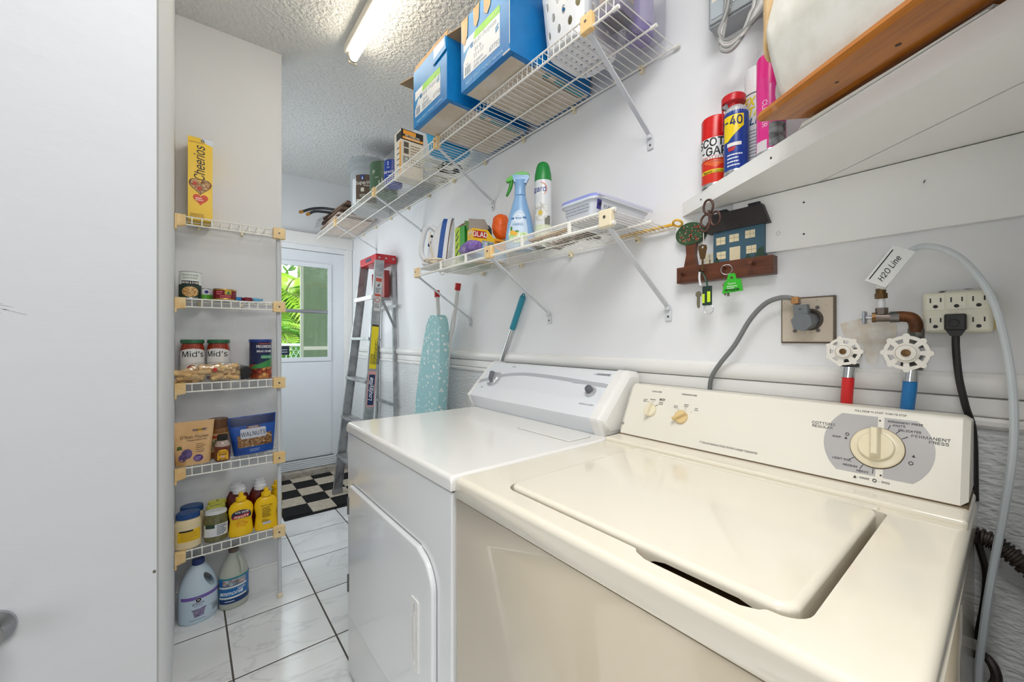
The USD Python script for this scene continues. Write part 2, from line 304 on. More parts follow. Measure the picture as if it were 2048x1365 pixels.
part(st, 'print', place(cat(text('welcome', .0085, 0, .040), lines(1, -.022, .022, .022, .01, .004, seed=4)), (.651, BY+.0252, 1.075), EX, EZ), H('#cdd6de'), False) if False else part(st, 'print', place(lines(2, -.028, .028, .048, .020, .008, seed=4), (.651, BY+.0252, 1.075), EX, EZ), H('#aab4c4'), False)

# ---------------------------------------------------------------- ceiling light
t = thing('ceiling_light', 'lit fluorescent tube batten on the stippled ceiling', 'ceiling light', (.615, 1.4, CZ))
m_body = M('cream_enamel', '#eeeadf', .4)
part(t, 'housing', rb(.587, .643, .80, 2.035, CZ-.045, CZ, .008), m_body, world=True)
tubem = part(t, 'lamp_tube', cyl((.622, .83, CZ-.072), (.622, 2.005, CZ-.072), .019, 20), M('glowing_tube', '#ffffff', .4, emission_color=(1, .89, .70), emission_strength=TUBE_POWER), world=True)
for y in (.815, 2.012):
    part(t, 'socket', rb(.602, .642, y-.009, y+.009, CZ-.096, CZ-.04, .005), M('socket_white', '#d8d2c2', .4), world=True)
    part(tubem, 'end_cap', cyl((.622, y+(.03 if y < 1 else -.02), CZ-.072), (.622, y+(.01 if y < 1 else -.004), CZ-.072), .0195, 20), m_alu, world=True)

# ================================================================ WIRE SHELVES
import manifold3d as mf
def man(m): return mf.Manifold(mf.Mesh(np.asarray(m.vertices, np.float32), np.asarray(m.faces, np.uint32)))
def cut(a, *bs):
    a.merge_vertices(); r = man(a)
    for b in bs: b.merge_vertices(); r = r-man(b)
    q = r.to_mesh(); return trimesh.Trimesh(q.vert_properties[:, :3], q.tri_verts, process=False)
m_wire = M('white_vinyl_wire', '#f3f1ea', .35)
m_clip = M('aged_yellow_plastic', '#ecc584', .45, var='#f2d9a8', vscale=18, world=True)
m_clip2 = M('cream_plastic', '#efe3c4', .45)
m_steel = M('white_enamel_steel', '#d3d6da', .35)
m_screw = M('dull_screw', '#6e6a66', .4, .8)
def screw(p, n, r=.0035): p = np.asarray(p, float); n = np.asarray(n, float); return cyl(p-n*.002, p+n*.0012, r, 10)
def wall_shelf(label, y0, y1, zd, xf, step, lip, braces, posts=None, clipm=None, brace_top=None):
    t = thing('wire_shelf', label, 'shelf', (1.0, (y0+y1)/2, zd))
    P = lambda n, m, mat=m_wire, par=t, **k: part(par, n, m, mat, world=True, **k)
    xb = WX-.012; zl = zd-lip; W = []
    for y in np.arange(y0+.01, y1, step):
        pts = [(xb, y, zd), (xf, y, zd)] + ([(xf-.001, y, zl)] if posts is None else [])
        W.append(tube(pts, .0016 if posts is None else .0014, 6))
    P('deck_wires', cat(*W), kind='stuff')
    P('rear_rail', tube([(xb, y0, zd-.003), (xb, y1, zd-.003)], .0032, 8)); P('middle_rail', tube([(1.07, y0, zd-.0045), (1.07, y1, zd-.0045)], .0032, 8))
    P('front_rail', tube([(xf+.001, y0, zd-.001), (xf+.001, y1, zd-.001)], .0032 if posts is None else .0042, 8)); P('lip_rail', tube([(xf-.002, y0, zl), (xf-.002, y1, zl)], .0036 if posts is None else .0052, 8))
    for y in (posts or []): P('lip_post', rb(xf-.004, xf+.004, y-.006, y+.006, zl, zd, .002))
    for x, z in ((xb, zd-.003), (1.07, zd-.0045), (xf, zd-.001), (xf-.002, zl)): P('end_cap', cyl((x, y0-.008, z), (x, y0+.012, z), .0058, 10))
    for y in np.arange(y0+.13, y1, .31):
        c = P('wall_clip', rb(WX-.018, WX, y-.007, y+.007, zd-.022, zd+.004, .003), m_clip2); P('screw', screw((WX-.018, y, zd-.016), -EX, .0025), m_screw, c)
    for i, (y, zb) in enumerate(braces):
        w, th = .0075, .003
        b = P('brace', hull([(x, y+s*w, z+q) for s in (-1, 1) for q in (-th, th) for x, z in ((xf+.006, zl-.004), (WX-.010, zb+.028))]), m_steel)
        P('wall_tab', cat(rb(WX-.006, WX-.001, y-.011, y+.011, zb-.018, zb+.022, .002), rb(WX-.016, WX-.004, y-.008, y+.008, zb+.016, zb+.032, .003)), m_steel, b); P('screw', screw((WX-.006, y, zb-.004), -EX), m_screw, b)
        cm = (clipm or [m_clip]*9)[i]
        c = P('lip_clip', rb(xf-.012, xf+.008, y-.021, y+.021, zl-.008, zd+.0015, .0035), cm); P('screw', screw((xf-.012, y, (zl+zd)/2), -EX, .0042), m_screw, c)
    return t
wall_shelf('long white wire shelf high on the wall below the ceiling, carrying boxes and buckets', .665, 3.86, 2.138, .892, .0254, .042,
           [(.765, 1.866), (1.66, 1.884), (2.458, 1.904), (3.286, 1.926)])
wall_shelf('shorter white wire shelf above the dryer, carrying the iron and the spray bottle', .68, 1.885, 1.565, .895, .0155, .038,
           [(.70, 1.290), (1.25, 1.297), (1.868, 1.299)], posts=[.84, 1.06, 1.42, 1.63, 1.84], clipm=[m_clip2, m_clip, m_clip])
PF = 2.15
PZ = [1.722, 1.381, 1.028, .679, .335]
who = ['topmost', 'second', 'third', 'fourth', 'lowest']; what = ['holding only the tall yellow cereal box', 'holding the tins', 'holding the pasta and sauce jars', 'holding the walnut and prune pouches', 'holding the mustard and mayonnaise']
for k, zd in enumerate(PZ):
    t = thing('pantry_shelf', f'{who[k]} shallow white wire pantry shelf, {what[k]}', 'shelf', (.15, 2.22, zd))
    P = lambda n, m, mat=m_wire, par=t, **q: part(par, n, m, mat, world=True, **q)
    zl = zd-.034; xe = .345
    P('deck_wires', cat(*[tube([(x, PY-.006, zd), (x, PF, zd), (x, PF-.001, zl)], .0022, 6) for x in np.arange(-.02, xe-.01, .0335)]), kind='stuff')
    P('rear_rail', tube([(LX+.004, PY-.007, zd-.003), (xe, PY-.007, zd-.003)], .003, 8)); P('middle_rail', tube([(LX+.004, 2.23, zd-.0035), (xe, 2.23, zd-.0035)], .0028, 8))
    P('front_rail', tube([(LX+.004, PF, zd-.001), (xe, PF, zd-.001)], .003, 8)); P('lip_rail', tube([(LX+.004, PF-.002, zl), (xe, PF-.002, zl)], .003, 8))
    c = P('side_clip', cat(rb(LX+.001, -.006, PF-.016, PF+.008, zl-.006, zd+.004, .003), hull([(LX+.001, PF-.018, zl-.012), (-.007, PF-.012, zl-.006), (LX+.001, PF+.008, zl-.012), (-.007, PF+.006, zl-.008), (LX+.001, PF-.018, zl), (-.007, PF-.016, zl), (LX+.001, PF+.008, zl), (-.007, PF+.006, zl)])), m_clip)
    P('side_tab', rb(LX+.001, LX+.008, PF-.022, PF+.016, zl-.026, zd+.002, .002), m_clip, c)
    c = P('pole_clip', rb(.307, .357, PF-.013, PF+.014, zl-.009, zd+.007, .003), m_clip); P('screw', screw((.331, PF-.013, zd-.018), -EY, .0042), m_screw, c)
    for x in (.04, .2): P('wall_clip', rb(x-.006, x+.006, PY-.016, PY, zd-.02, zd+.003, .003), m_clip2)
t = thing('shelf_pole', 'slim white upright pole joining the free ends of the pantry shelves', 'pole', (.338, 2.166, 0))
part(t, 'tube', cyl((.338, 2.168, .0), (.330, 2.168, 1.735), .0085, 14), m_steel, world=True)
part(t, 'foot', rb(.327, .349, 2.156, 2.180, 0, .02, .004), m_clip2, world=True)

# ================================================================ CLOTHES WASHER AND DRYER
m_dry = M('white_appliance_enamel', '#e9ebec', .12, bump=.02, bscale=40, bdist=.002, world=True, coat_weight=.3)
m_drytop = M('white_worktop_enamel', '#ecebe8', .15, coat_weight=.2)
m_wash = M('almond_enamel', '#e7e0cf', .13, bump=.02, bscale=30, bdist=.002, world=True, coat_weight=.3)
m_wash_shaded = M('shaded_almond_enamel', '#dfd2b9', .13, coat_weight=.3)  # same almond enamel, darker: shade of the front put into its colour
m_al2 = M('almond_plastic', '#e7e3d7', .3)
m_seam = M('rusty_seam', '#3a2a1c', .8, var='#7c5a3a', vscale=25, world=True)
def puff(poly, h, r, n=4):
    """a convex slab with a rounded top edge, z from 0 to h"""
    P = [np.c_[np.array(poly.exterior.coords), np.zeros(len(poly.exterior.coords))]]
    for a in np.linspace(0, math.pi/2, n):
        q = poly.buffer(-r*(1-math.cos(a))+1e-5, 8); c = np.array(q.exterior.coords); P.append(np.c_[c, np.full(len(c), h-r+r*math.sin(a))])
    return hull(np.vstack(P))
top = lambda m, z: place(m, (0, 0, z), EX, EY)          # a shape drawn in plan
D = thing('dryer', 'white front-loading clothes dryer standing between the ladder and the almond washer', 'clothes dryer', (.8, 1.14, 0))
P = lambda n, m, mat, par=D, **k: part(par, n, m, mat, world=True, **k)
body = P('body', hull(np.vstack([rb(.450, 1.16, .772, 1.508, .02, .8, .010, 2).vertices, rb(.450, 1.16, .772, 1.508, .75, .8765, .003).vertices])), m_dry, smooth=12)
for x in (.5, 1.1):
    for y in (.83, 1.45): P('foot', cyl((x, y, 0), (x, y, .03), .02, 14), m_dark)
P('seam', bx(.453, 1.15, .775, 1.505, .872, .884), m_seam, label='dark rusty gap under the top panel')
wt = P('top_panel', hull(np.vstack([rb(.446, 1.16, .768, 1.512, .885, .914, .011, 2).vertices, rb(.446, 1.16, .768, 1.512, .8805, .9, .002).vertices])), m_drytop, smooth=20)
P('lint_door', puff(rect(.866, .962, .814, 1.05, .01), .003, .002).apply_translation([0, 0, .9135]), m_drytop)
P('lint_groove', top(ext(rect(.863, .965, .811, 1.053, .012).difference(rect(.866, .962, .814, 1.05, .01)), .0006), .9138), H('#9b9a96'))
dp = [(.998, .9145), (.974, .962), (.973, .968), (1.100, 1.099), (1.108, 1.1045), (1.12, 1.107), (1.17, 1.1), (1.178, 1.09), (1.178, .9145)]
P('console', along_y(dp, 1.515, .822), M('dryer_console_face', '#dfe3e8', .3), smooth=20)
big = Polygon(dp).buffer(.004, 8)
cap = lambda ya, yb, yc: hull(np.vstack([np.c_[c[:, 0], np.full(len(c), y), c[:, 1]] for c, y in ((np.array(big.exterior.coords), ya), (np.array(big.exterior.coords), yb), (np.array(big.buffer(-.008).exterior.coords), (yb+yc)/2+.004*np.sign(yc-yb)*.4), (np.array(big.buffer(-.02).exterior.coords), yc))]))
P('console_end_cap', cap(.826, .795, .778), m_drytop, smooth=28); P('console_end_cap', cap(1.513, 1.524, 1.53), m_drytop, smooth=28)
dv = np.array([.128, 0, .1315]); dv /= np.linalg.norm(dv); dn = np.cross(-EY, dv)
def onD(m, s, t, out=0): return place(m, np.array([.973, 1.515-s, .968])+dv*t+dn*out, -EY, dv)
sp = spline([(0, .076), (.06, .098), (.147, .126), (.261, .142), (.408, .142), (.562, .135), (.693, .128)], 8)
w = np.interp(np.arange(len(sp)), [0, 8, 16, len(sp)], [.021, .019, .0165, .016])
poly = Polygon(np.vstack([np.c_[sp[:, 0], sp[:, 1]+w/2], np.c_[sp[:, 0], sp[:, 1]-w/2][::-1]]))
P('grey_arc', onD(ext(poly, .0006), 0, 0), H('#b2b5bc', .35))
ink = H('#74777d', .5); ink2 = H('#2b2b2e', .5)
P('print', onD(cat(text('TIMED', .006, .165, .172), text('OFF', .006, .05, .045), text('PUSH to START', .006, .645, .044), lines(4, .53, .68, .139, .004, .0012, seed=3)), 0, 0), ink, smooth=False)
P('maker_badge', onD(text('KENMORE', .0085, .646, .170, bold=True, slant=.2), 0, 0), ink2, smooth=False); P('badge_dot', onD(ext(ell(.612, .173, .009, .003), .0005), 0, 0), H('#b9bcc4'))
def knobD(s, t, par=D): pass
k = P('timer_knob', place(lathe([(.034, 0), (.034, .004), (.030, .012), (.024, .016), (0, .0165)], 32), np.array([.973, 1.515-.095, .968])+dv*.098+dn*.0005, -EY, dv), M('silver_knob', '#c6c8cc', .3, .55), smooth=40)
P('knob_grip', onD(hull([(x*a, y*b, z) for z, a, b in ((.012, .007, .030), (.030, .005, .024), (.036, .0025, .017)) for x in (-1, 1) for y in (-1, 1)]).apply_transform(trimesh.transformations.rotation_matrix(.55, EZ)), .095, .098), H('#6d6e74', .35), par=k)
P('dial_ring', onD(ext(disc(0, 0, .040).difference(disc(0, 0, .036)), .0005), .095, .098), H('#b8bcc2'), par=k)
k = P('start_knob', onD(lathe([(.020, 0), (.020, .005), (.017, .010), (0, .010)], 28), .636, .097), M('silver_knob', '#c6c8cc'), smooth=40)
P('knob_core', onD(lathe([(.0125, .008), (.0125, .022), (.010, .026), (.008, .0265), (.0075, .025), (0, .025)], 24), .636, .097), H('#64666c', .35), par=k)
# dryer door: the plan of the face is (s = -y, z)
def onX(m, x): return place(m, (x, 0, 0), -EY, EZ)
dpoly = rect(-1.456, -.84, .25, .705, .012).difference(rect(-.92, -.8, .62, .75)).union(disc(-.92, .62, .08, 16)).union(rect(-1.4, -.92, .6, .705, .002)).union(rect(-.93, -.84, .27, .625, .002)).buffer(.004, 8).buffer(-.004, 8)
P('door_gap', onX(ext(dpoly.buffer(.0035, 8), .0012), .4505), H('#8f9294', .5))
sc = trimesh.creation.icosphere(3, 1.0); sc.apply_scale([.012, .075, .012]); sc.apply_translation([-.926, .487, .014])
door_m = puff(dpoly.convex_hull, .012, .006, 5)
dd = P('door', onX(cut(door_m, sc.copy()), .4495), m_dry, smooth=30)
fr = rect(-.947, -.906, .398, .574, .004).difference(ell(-.926, .487, .0125, .076))
P('handle', onX(ext(fr, .0035).apply_translation([0, 0, .0118]), .4495), m_drytop, par=dd)
P('handle_lip', onX(hull([(x, y, z) for x in (-.9245, -.9195) for y, z in ((.42, .011), (.44, .018), (.535, .018), (.555, .011))]), .4495), m_drytop, par=dd)
for z in (.63, .36):
    P('hinge', cat(*[cyl((.4385, 1.4625, z-.03+.0075*i), (.4385, 1.4625, z-.03+.0075*i+.0066), .0042, 10) for i in range(8)]), M('dull_steel', '#77787a', .45, .7))

WS = thing('washing_machine', 'almond top-loading washing machine nearest the viewer, with grey dial pad', 'washing machine', (.8, .4, 0))
P = lambda n, m, mat, par=WS, **k: part(par, n, m, mat, world=True, **k)
P('body', hull(np.vstack([rb(.456, 1.16, .049, .7615, .02, .8, .010, 2).vertices, bx(.456, 1.16, .049, .7615, .8, .8655).vertices])), m_wash_shaded, smooth=12)
for x in (.5, 1.1):
    for y in (.1, .7): P('foot', cyl((x, y, 0), (x, y, .03), .02, 14), m_dark)
P('seam', bx(.4585, 1.15, .053, .758, .862, .8697), M('brown_seam', '#8a7657', .7))
lidp = rect(.508, .932, .148, .645, .024)
op = unary_union([rect(.5015, .936, .137, .6505, .03), rect(.80, .936, .137, .6505, .01), Polygon([(.515, .172), (.496, .180), (.4885, .196), (.4885, .316), (.496, .334), (.515, .342)]).buffer(.003, 8)])
op = op.buffer(.008, 8).buffer(-.016, 8).buffer(.008, 8)
slab = hull(np.vstack([rb(.453, 1.16, .045, .7655, .88, .914, .013, 2).vertices, bx(.453, 1.16, .045, .7655, .8695, .875).vertices]))
hole = ext(op, .08).apply_translation([0, 0, .8687])
P('top_panel', cut(slab, hole), m_wash, smooth=20)
lidm = puff(lidp, .032, .009, 6).apply_translation([0, 0, .8895])
grip = place(ext(Polygon([(.172, .86), (.172, .896), (.19, .904), (.205, .9075), (.30, .9075), (.315, .904), (.332, .896), (.332, .86)]), .05), (.555, 0, 0), EY, EZ); grip.vertices[:, 0] = .555-(grip.vertices[:, 0]-.555) if grip.bounds[0, 0] > .55 else grip.vertices[:, 0]
ll = P('lid', cut(lidm, trimesh.Trimesh(grip.vertices, grip.faces if grip.volume > 0 else grip.faces[:, ::-1], process=False)), m_wash, smooth=40)
P('lid_hinge_strip', rb(.936, .957, .15, .645, .905, .9185, .004), m_wash)

P('rear_curb', rb(.962, 1.16, .047, .7635, .905, .9255, .008, 2), m_wash)
P('curb_shadow_line', bx(1.03, 1.16, .05, .762, .924, .9285), H('#6b5a42', .7), label='thin brown joint under the control panel')  # brown joint between rear curb and control panel
cp = [(1.030, .928), (1.098, 1.064), (1.104, 1.070), (1.114, 1.073), (1.17, 1.068), (1.178, 1.06), (1.178, .928)]
cpb = Polygon(cp); ins = np.array(cpb.buffer(-.007, 8).exterior.coords); full = np.array(cpb.exterior.coords)
con = hull(np.vstack([np.c_[full[:, 0], np.full(len(full), y), full[:, 1]] for y in (.755, .060)]+[np.c_[ins[:, 0], np.full(len(ins), y), ins[:, 1]] for y in (.7645, .0505)]))
CO = P('control_panel', con, m_al2, smooth=25)
wv = np.array([.068, 0, .136]); wv /= np.linalg.norm(wv); wn2 = np.cross(-EY, wv)
def onW(m, s, t, out=0.0): return place(m, np.array([1.030, .765-s, .928])+wv*t+wn2*out, -EY, wv)
pad = unary_union([disc(.59, .0825, .083, 24)]).intersection(rect(.50, .69, .0215, .1425)).difference(Polygon([(.588, .2), (.597, .2), (.606, 0), (.595, 0)]))
P('dial_pad', onW(ext(pad, .0005), 0, 0), H('#b3b1b1', .25), smooth=False)
bk = H('#4b4742', .5); bk2 = H('#201f1e', .5)
def rad(a, r0, r1): c, s = math.cos(a), math.sin(a); return place(bx(r0, r1, -.0005, .0005, 0, .0012), (.5925, .0785, 0), (c, s, 0), (-s, c, 0))
tx = [text('LOAD SIZE', .0045, .094, .141), text('TEMPERATURE', .0045, .193, .142), text('EXTRA', .003, .064, .113), text('SMALL', .003, .064, .108), text('MEDIUM', .003, .088, .116), text('EXTRA', .003, .116, .110), text('LARGE', .003, .116, .105),
      text('COLD', .003, .163, .106), text('COLD', .003, .163, .101), text('WARM', .003, .192, .113), text('COLD', .003, .192, .108), text('HOT', .003, .222, .106), text('COLD', .003, .222, .101),
      bx(.0745, .0752, .106, .110, 0, .0005), bx(.0895, .0902, .108, .113, 0, .0005), bx(.172, .1727, .096, .100, 0, .0005), bx(.192, .1927, .1015, .106, 0, .0005), bx(.2095, .2102, .093, .097, 0, .0005),
      text('7 Cycle', .0052, .262, .018, slant=.2), text('Heavy Duty Extra Large Capacity', .0052, .332, .018, slant=.2), text('PULL KNOB TO START  PUSH TO STOP', .0036, .592, .1495, sx=.85)]
P('print', onW(cat(*tx), 0, 0), bk, smooth=False)
tx = [text('COTTONS', .0056, .5025, .111, sx=1.1), text('REGULAR', .0056, .5015, .1035, sx=1.05), text('PERMANENT', .0056, .6655, .1095, sx=1.1), text('PRESS', .0056, .6765, .102, sx=1.1), text('NO!', .007, .117, .117, bold=True, slant=.15), place(bx(0, .009, -.0007, .0007, 0, .0005), (.1, .098, 0), (.8, .6, 0), (-.6, .8, 0)),
      text('PERMANENT PRESS', .0042, .630, .1335, d=.0012, sx=.9), text('KNITS', .0042, .622, .1265, d=.0012), text('DELICATES', .0042, .637, .1185, d=.0012), text('SOAK', .0038, .528, .0875, d=.0012), text('LIGHT SOIL', .0040, .541, .042, d=.0012), text('MEDIUM', .0040, .555, .0315, d=.0012), text('HEAVY', .0040, .575, .0245, d=.0012),
      text('- RINSE', .0036, .577, .012), text('- SPIN', .0036, .6075, .0115), ext(Polygon([(.562, .011), (.567, .011), (.5645, .016)]), .0012), ext(disc(.594, .0135, .0032).difference(disc(.594, .0135, .0022)), .0012),
      ext(Polygon([(.6425, .071), (.6475, .071), (.645, .076)]), .0012), ext(disc(.642, .059, .0035).difference(disc(.642, .059, .0024)), .0012), ext(disc(.545, .0975, .0032).difference(disc(.545, .0975, .0022)), .0012), ext(Polygon([(.541, .087), (.546, .087), (.5435, .092)]), .0012),
      ext(disc(.5935, .135, .0015), .0012), ext(disc(.602, .0255, .0015), .0012)]
tx += [rad(a, .0425, .0525) for a in (1.24, .92, .62, -2.45, -2.0, -1.62)]
P('dial_print', onW(cat(*tx), 0, 0), bk2, smooth=False)
P('maker_roundel', onW(cat(ext(disc(.009, .030, .0045).difference(disc(.009, .030, .0036)), .0006), text('GE', .0042, .009, .028, slant=.2)), 0, 0), H('#77726a', .4), smooth=False)
kn = P('cycle_dial', onW(lathe([(.0405, 0), (.0405, .003), (.038, .0055), (.028, .0075), (.0275, .013), (.026, .0145), (0, .015)], 40), .5925, .0785, .0006), M('cream_knob', '#e7dcbf', .22), smooth=35)
P('dial_rim', onW(ext(disc(0, 0, .0416, 16), .0012), .5925, .0785, .0002), H('#5b4628', .6), par=kn)
P('dial_grip', onW(hull([(x, y, z) for z, a, b, c in ((.013, .0085, .024, .036), (.030, .0055, .021, .033), (.032, .004, .0195, .031)) for x in (-a, a) for y in (-b, c-.0)]).apply_transform(trimesh.transformations.rotation_matrix(.06, EZ)), .5925, .0785), M('cream_knob', '#e7dcbf'), par=kn, smooth=25)
P('dial_pointer', onW(bx(-.0009, .0009, .031, .040, .0058, .0066).apply_transform(trimesh.transformations.rotation_matrix(.04, EZ)), .596, .0785), bk2, par=kn)
for s, t_, ang, col, nm in ((.0895, .083, -.15, '#e9e0c6', 'load_size_knob'), (.186, .0775, -.95, '#e3c892', 'temperature_knob')):
    kk = P(nm, onW(lathe([(.0185, 0), (.0185, .006), (.0165, .0085), (0, .009)], 30), s, t_, .0003), M('knob_'+col[1:], col, .28), smooth=35)
    P('knob_grip', onW(hull([(x, y, z) for z, a, b in ((.006, .0055, .0185), (.019, .0035, .0205), (.021, .002, .0195)) for x in (-a, a) for y in (-b, b)]).apply_transform(trimesh.transformations.rotation_matrix(ang, EZ)), s, t_), M('knob_'+col[1:], col), par=kk, smooth=25)

# ================================================================ THINGS ON THE PANTRY SHELVES
FR = lambda m, y: place(m, (0, y, 0), EX, EZ)              # flat print facing local -Y at depth y
m_tin = M('tinplate', '#c9ccce', .25, .9)
m_kraft = M('kraft_paper', '#dfb27c', .6, var='#e8c08c', vscale=10)
Z1, Z2, Z3, Z4, Z5 = [z+.0026 for z in PZ]
def speck(name, a, b, c, scale, rough=.5, **kw):
    """a printed picture of many small pieces: cells of three colours"""
    if name in LOOK: return LOOK[name]
    n = {'tc': ('texture_coordinate', {}), 'v': ('voronoi_texture', {'scale': scale}), 's': ('separate_color', {}), 'r': ('rgb_ramp', {'ramp': [(0, lin(a)), (.4, lin(b)), (.75, lin(b)), (1, lin(c))]}),
         'd': ('rgb_ramp', {'ramp': [(.25, (1, 1, 1)), (.75, (.35, .3, .3))]}), 'x': ('mix', {'mix_type': 'multiply', 'fac': .8}), 'p': ('principled_bsdf', {'roughness': rough, **kw})}
    LOOK[name] = usdkit.material(stage, '/World/Looks/'+name, n, [('tc.object', 'v.vector'), ('v.color', 's.color'), ('s.r', 'r.fac'), ('v.distance', 'd.fac'), ('r.color', 'x.color1'), ('d.color', 'x.color2'), ('x.color', 'p.base_color')], surface='p.BSDF')
    return LOOK[name]
def heart(w):
    a = np.linspace(0, 2*np.pi, 40); x = 16*np.sin(a)**3; y = 13*np.cos(a)-5*np.cos(2*a)-2*np.cos(3*a)-np.cos(4*a); return Polygon(np.c_[x, y]*w/32)
def spec_place(poly, x, z, h=.0006): return ext(affinity.translate(poly, x, z), h)

# cereal box
t = thing('cereal_box', 'tall yellow cereal box alone on the topmost pantry shelf', 'cereal box', (.042, 2.193, Z1))
part(t, 'carton', bx(-.042, .042, 0, .11, 0, .352), M('cereal_yellow', '#f8cc1e', .35), False)
part(t, 'title', place(text('Cheerios', .036, 0, 0, d=.0008, slant=.2, sx=.72), (.015, -.0002, .246), EZ, -EX), H('#2c2416'), smooth=False)
hp = part(t, 'heart_outline', FR(spec_place(heart(.078), 0, .146), -.0003), H('#6b3412'), smooth=False)
part(t, 'cereal_picture', FR(spec_place(heart(.072), 0, .146), -.0008), speck('cereal_picture', '#8a4a24', '#e0b27a', '#f3dcae', 150), smooth=False)
part(t, 'berry_picture', FR(cat(spec_place(disc(-.018, .154, .008), 0, 0), spec_place(disc(-.003, .136, .0085), 0, 0)), -.0012), H('#c8412c'), smooth=False)
part(t, 'red_heart', FR(spec_place(heart(.052), .001, .090), -.0003), H('#e2502a'), smooth=False)
part(t, 'heart_print', FR(lines(2, -.016, .018, .095, .008, .004, seed=2), -.0008), H('#f6e4d8'), smooth=False)
part(t, 'corner_flash', FR(ext(Polygon([(.0, .352), (.042, .352), (.042, .325), (.02, .332)]), .0005), -.0003), H('#dfe6f2'), smooth=False)
part(t, 'round_mark', FR(ext(disc(.008, .341, .006).difference(disc(.008, .341, .0035)), .0008), -.0006), H('#2b3f86'), smooth=False)
part(t, 'small_print', FR(cat(text('Apple Cinnamon', .005, -.012, .329), lines(3, -.034, .03, .026, .006, .003, seed=6)), -.0003), H('#b98f24'), smooth=False)
part(t, 'carton_flap', hull([(-.042, 0, .352), (.042, 0, .352), (-.042, .004, .354), (.042, .004, .354), (.042, .10, .357), (-.042, .10, .357)]), H('#6b6a6e'), smooth=False)
part(t, 'side_picture', bx(.0419, .0425, .02, .10, .08, .2), H('#e6d8ea'), smooth=False)

def can(name, label, x, y, z, r, h, col, group=None, rim=.002, cat_='tin can'):
    t = thing(name, label, cat_, (x, y, z), 0, group)
    part(t, 'body', lathe([(r*.96, 0), (r, .001), (r, rim+.001), (r*.975, rim+.003), (r*.975, h-rim-.003), (r, h-rim-.001), (r, h), (r*.93, h), (r*.92, h-.004), (0, h-.004)], 32), m_tin)
    part(t, 'label', band(r*.98, .004, h-.004, 2*math.pi*r*.98, n=33), H(col, .35)); return t
r = .0385
t = can('mushroom_can', 'large dark green and white mushroom can at the wall end of the second pantry shelf', .008, 2.195, Z2, r, .113, '#e6ebe6')
part(t, 'lower_label', band(r*.982, .004, .058, 2*math.pi*r*.98, n=33), H('#24392c', .35))
part(t, 'black_band', wrap(ext(rect(-.032, .032, .058, .073), .0008), r*.984), H('#141614', .35), smooth=False)
part(t, 'picture', wrap(ext(ell(0, .028, .029, .022), .001), r*.985), speck('mushroom_picture', '#c9853c', '#eec27c', '#f7e0ad', 190), smooth=False)
part(t, 'lettering', wrap(cat(text('Pennsylvania', .0085, 0, .094, sx=.8), text('Dutchman', .0085, 0, .082, sx=.9)), r*.984), H('#466a55'), smooth=False)
part(t, 'band_lettering', wrap(text('PIECES & STEMS', .0075, 0, .062, d=.0012, bold=True, sx=.8), r*.984), H('#f2f2ee'), smooth=False)
r = .030
t = can('small_can', 'small white and green can half hidden behind the mushroom can', .058, 2.245, Z2, r, .052, '#e8e9ee')
part(t, 'green_band', band(r*.984, .005, .024, 2*math.pi*r*.98, n=33), H('#63b23a', .35)); part(t, 'blue_dot', wrap(ext(disc(0, .036, .007), .001), r*.984, .2), H('#2c3a8c', .35), smooth=False)
r = .0435
t = can('round_tin', 'low round maroon and gold tin between the small can and the sweets', .128, 2.2, Z2, r, .05, '#7c1d26', rim=.004)
for z in (.003, .044): part(t, 'gold_rim', lathe([(r*.98, z-.003), (r*1.005, z), (r*1.005, z+.003), (r*.98, z+.0055)], 32), M('gold_rim', '#c9a24a', .3, .8))
part(t, 'side_label', wrap(ext(rect(-.002, .022, .024, .042), .001), r*.985), H('#c9b13a', .35), smooth=False); part(t, 'green_mark', wrap(ext(Polygon([(.004, .026), (.018, .026), (.011, .041)]), .0014), r*.985), H('#2e6a52', .35), smooth=False)
part(t, 'lettering', wrap(cat(lines(2, -.036, -.008, .038, .009, .005, seed=8), lines(2, -.02, .03, .02, .007, .004, seed=9)), r*.986), H('#d96a72'), smooth=False)
def candy(label, x, y, z, col, rz):
    t = thing('wrapped_candy', label, 'sweet', (x, y, z), rz)
    part(t, 'wrapper', rb(-.016, .016, -.011, .011, 0, .019, .005), M('wrap_'+col[1:], col, .2, bump=.6, bscale=120, bdist=.003))
    for s in (-1, 1): part(t, 'twist', hull([(s*.015, -.003, .007), (s*.015, .003, .012), (s*.029, -.010, .003), (s*.029, .010, .018), (s*.029, .010, .004), (s*.027, -.009, .016)]), M('wrap_'+col[1:], col, .2))
candy('bright blue wrapped sweet leaning on the round maroon tin', .187, 2.2, Z2, '#2f86c4', 70)
candy('dark red wrapped sweet lying between two blue ones', .213, 2.19, Z2, '#7c2230', 20)
candy('pale blue twisted sweet wrapper nearest the shelf pole', .243, 2.2, Z2, '#6fb4d8', -25)

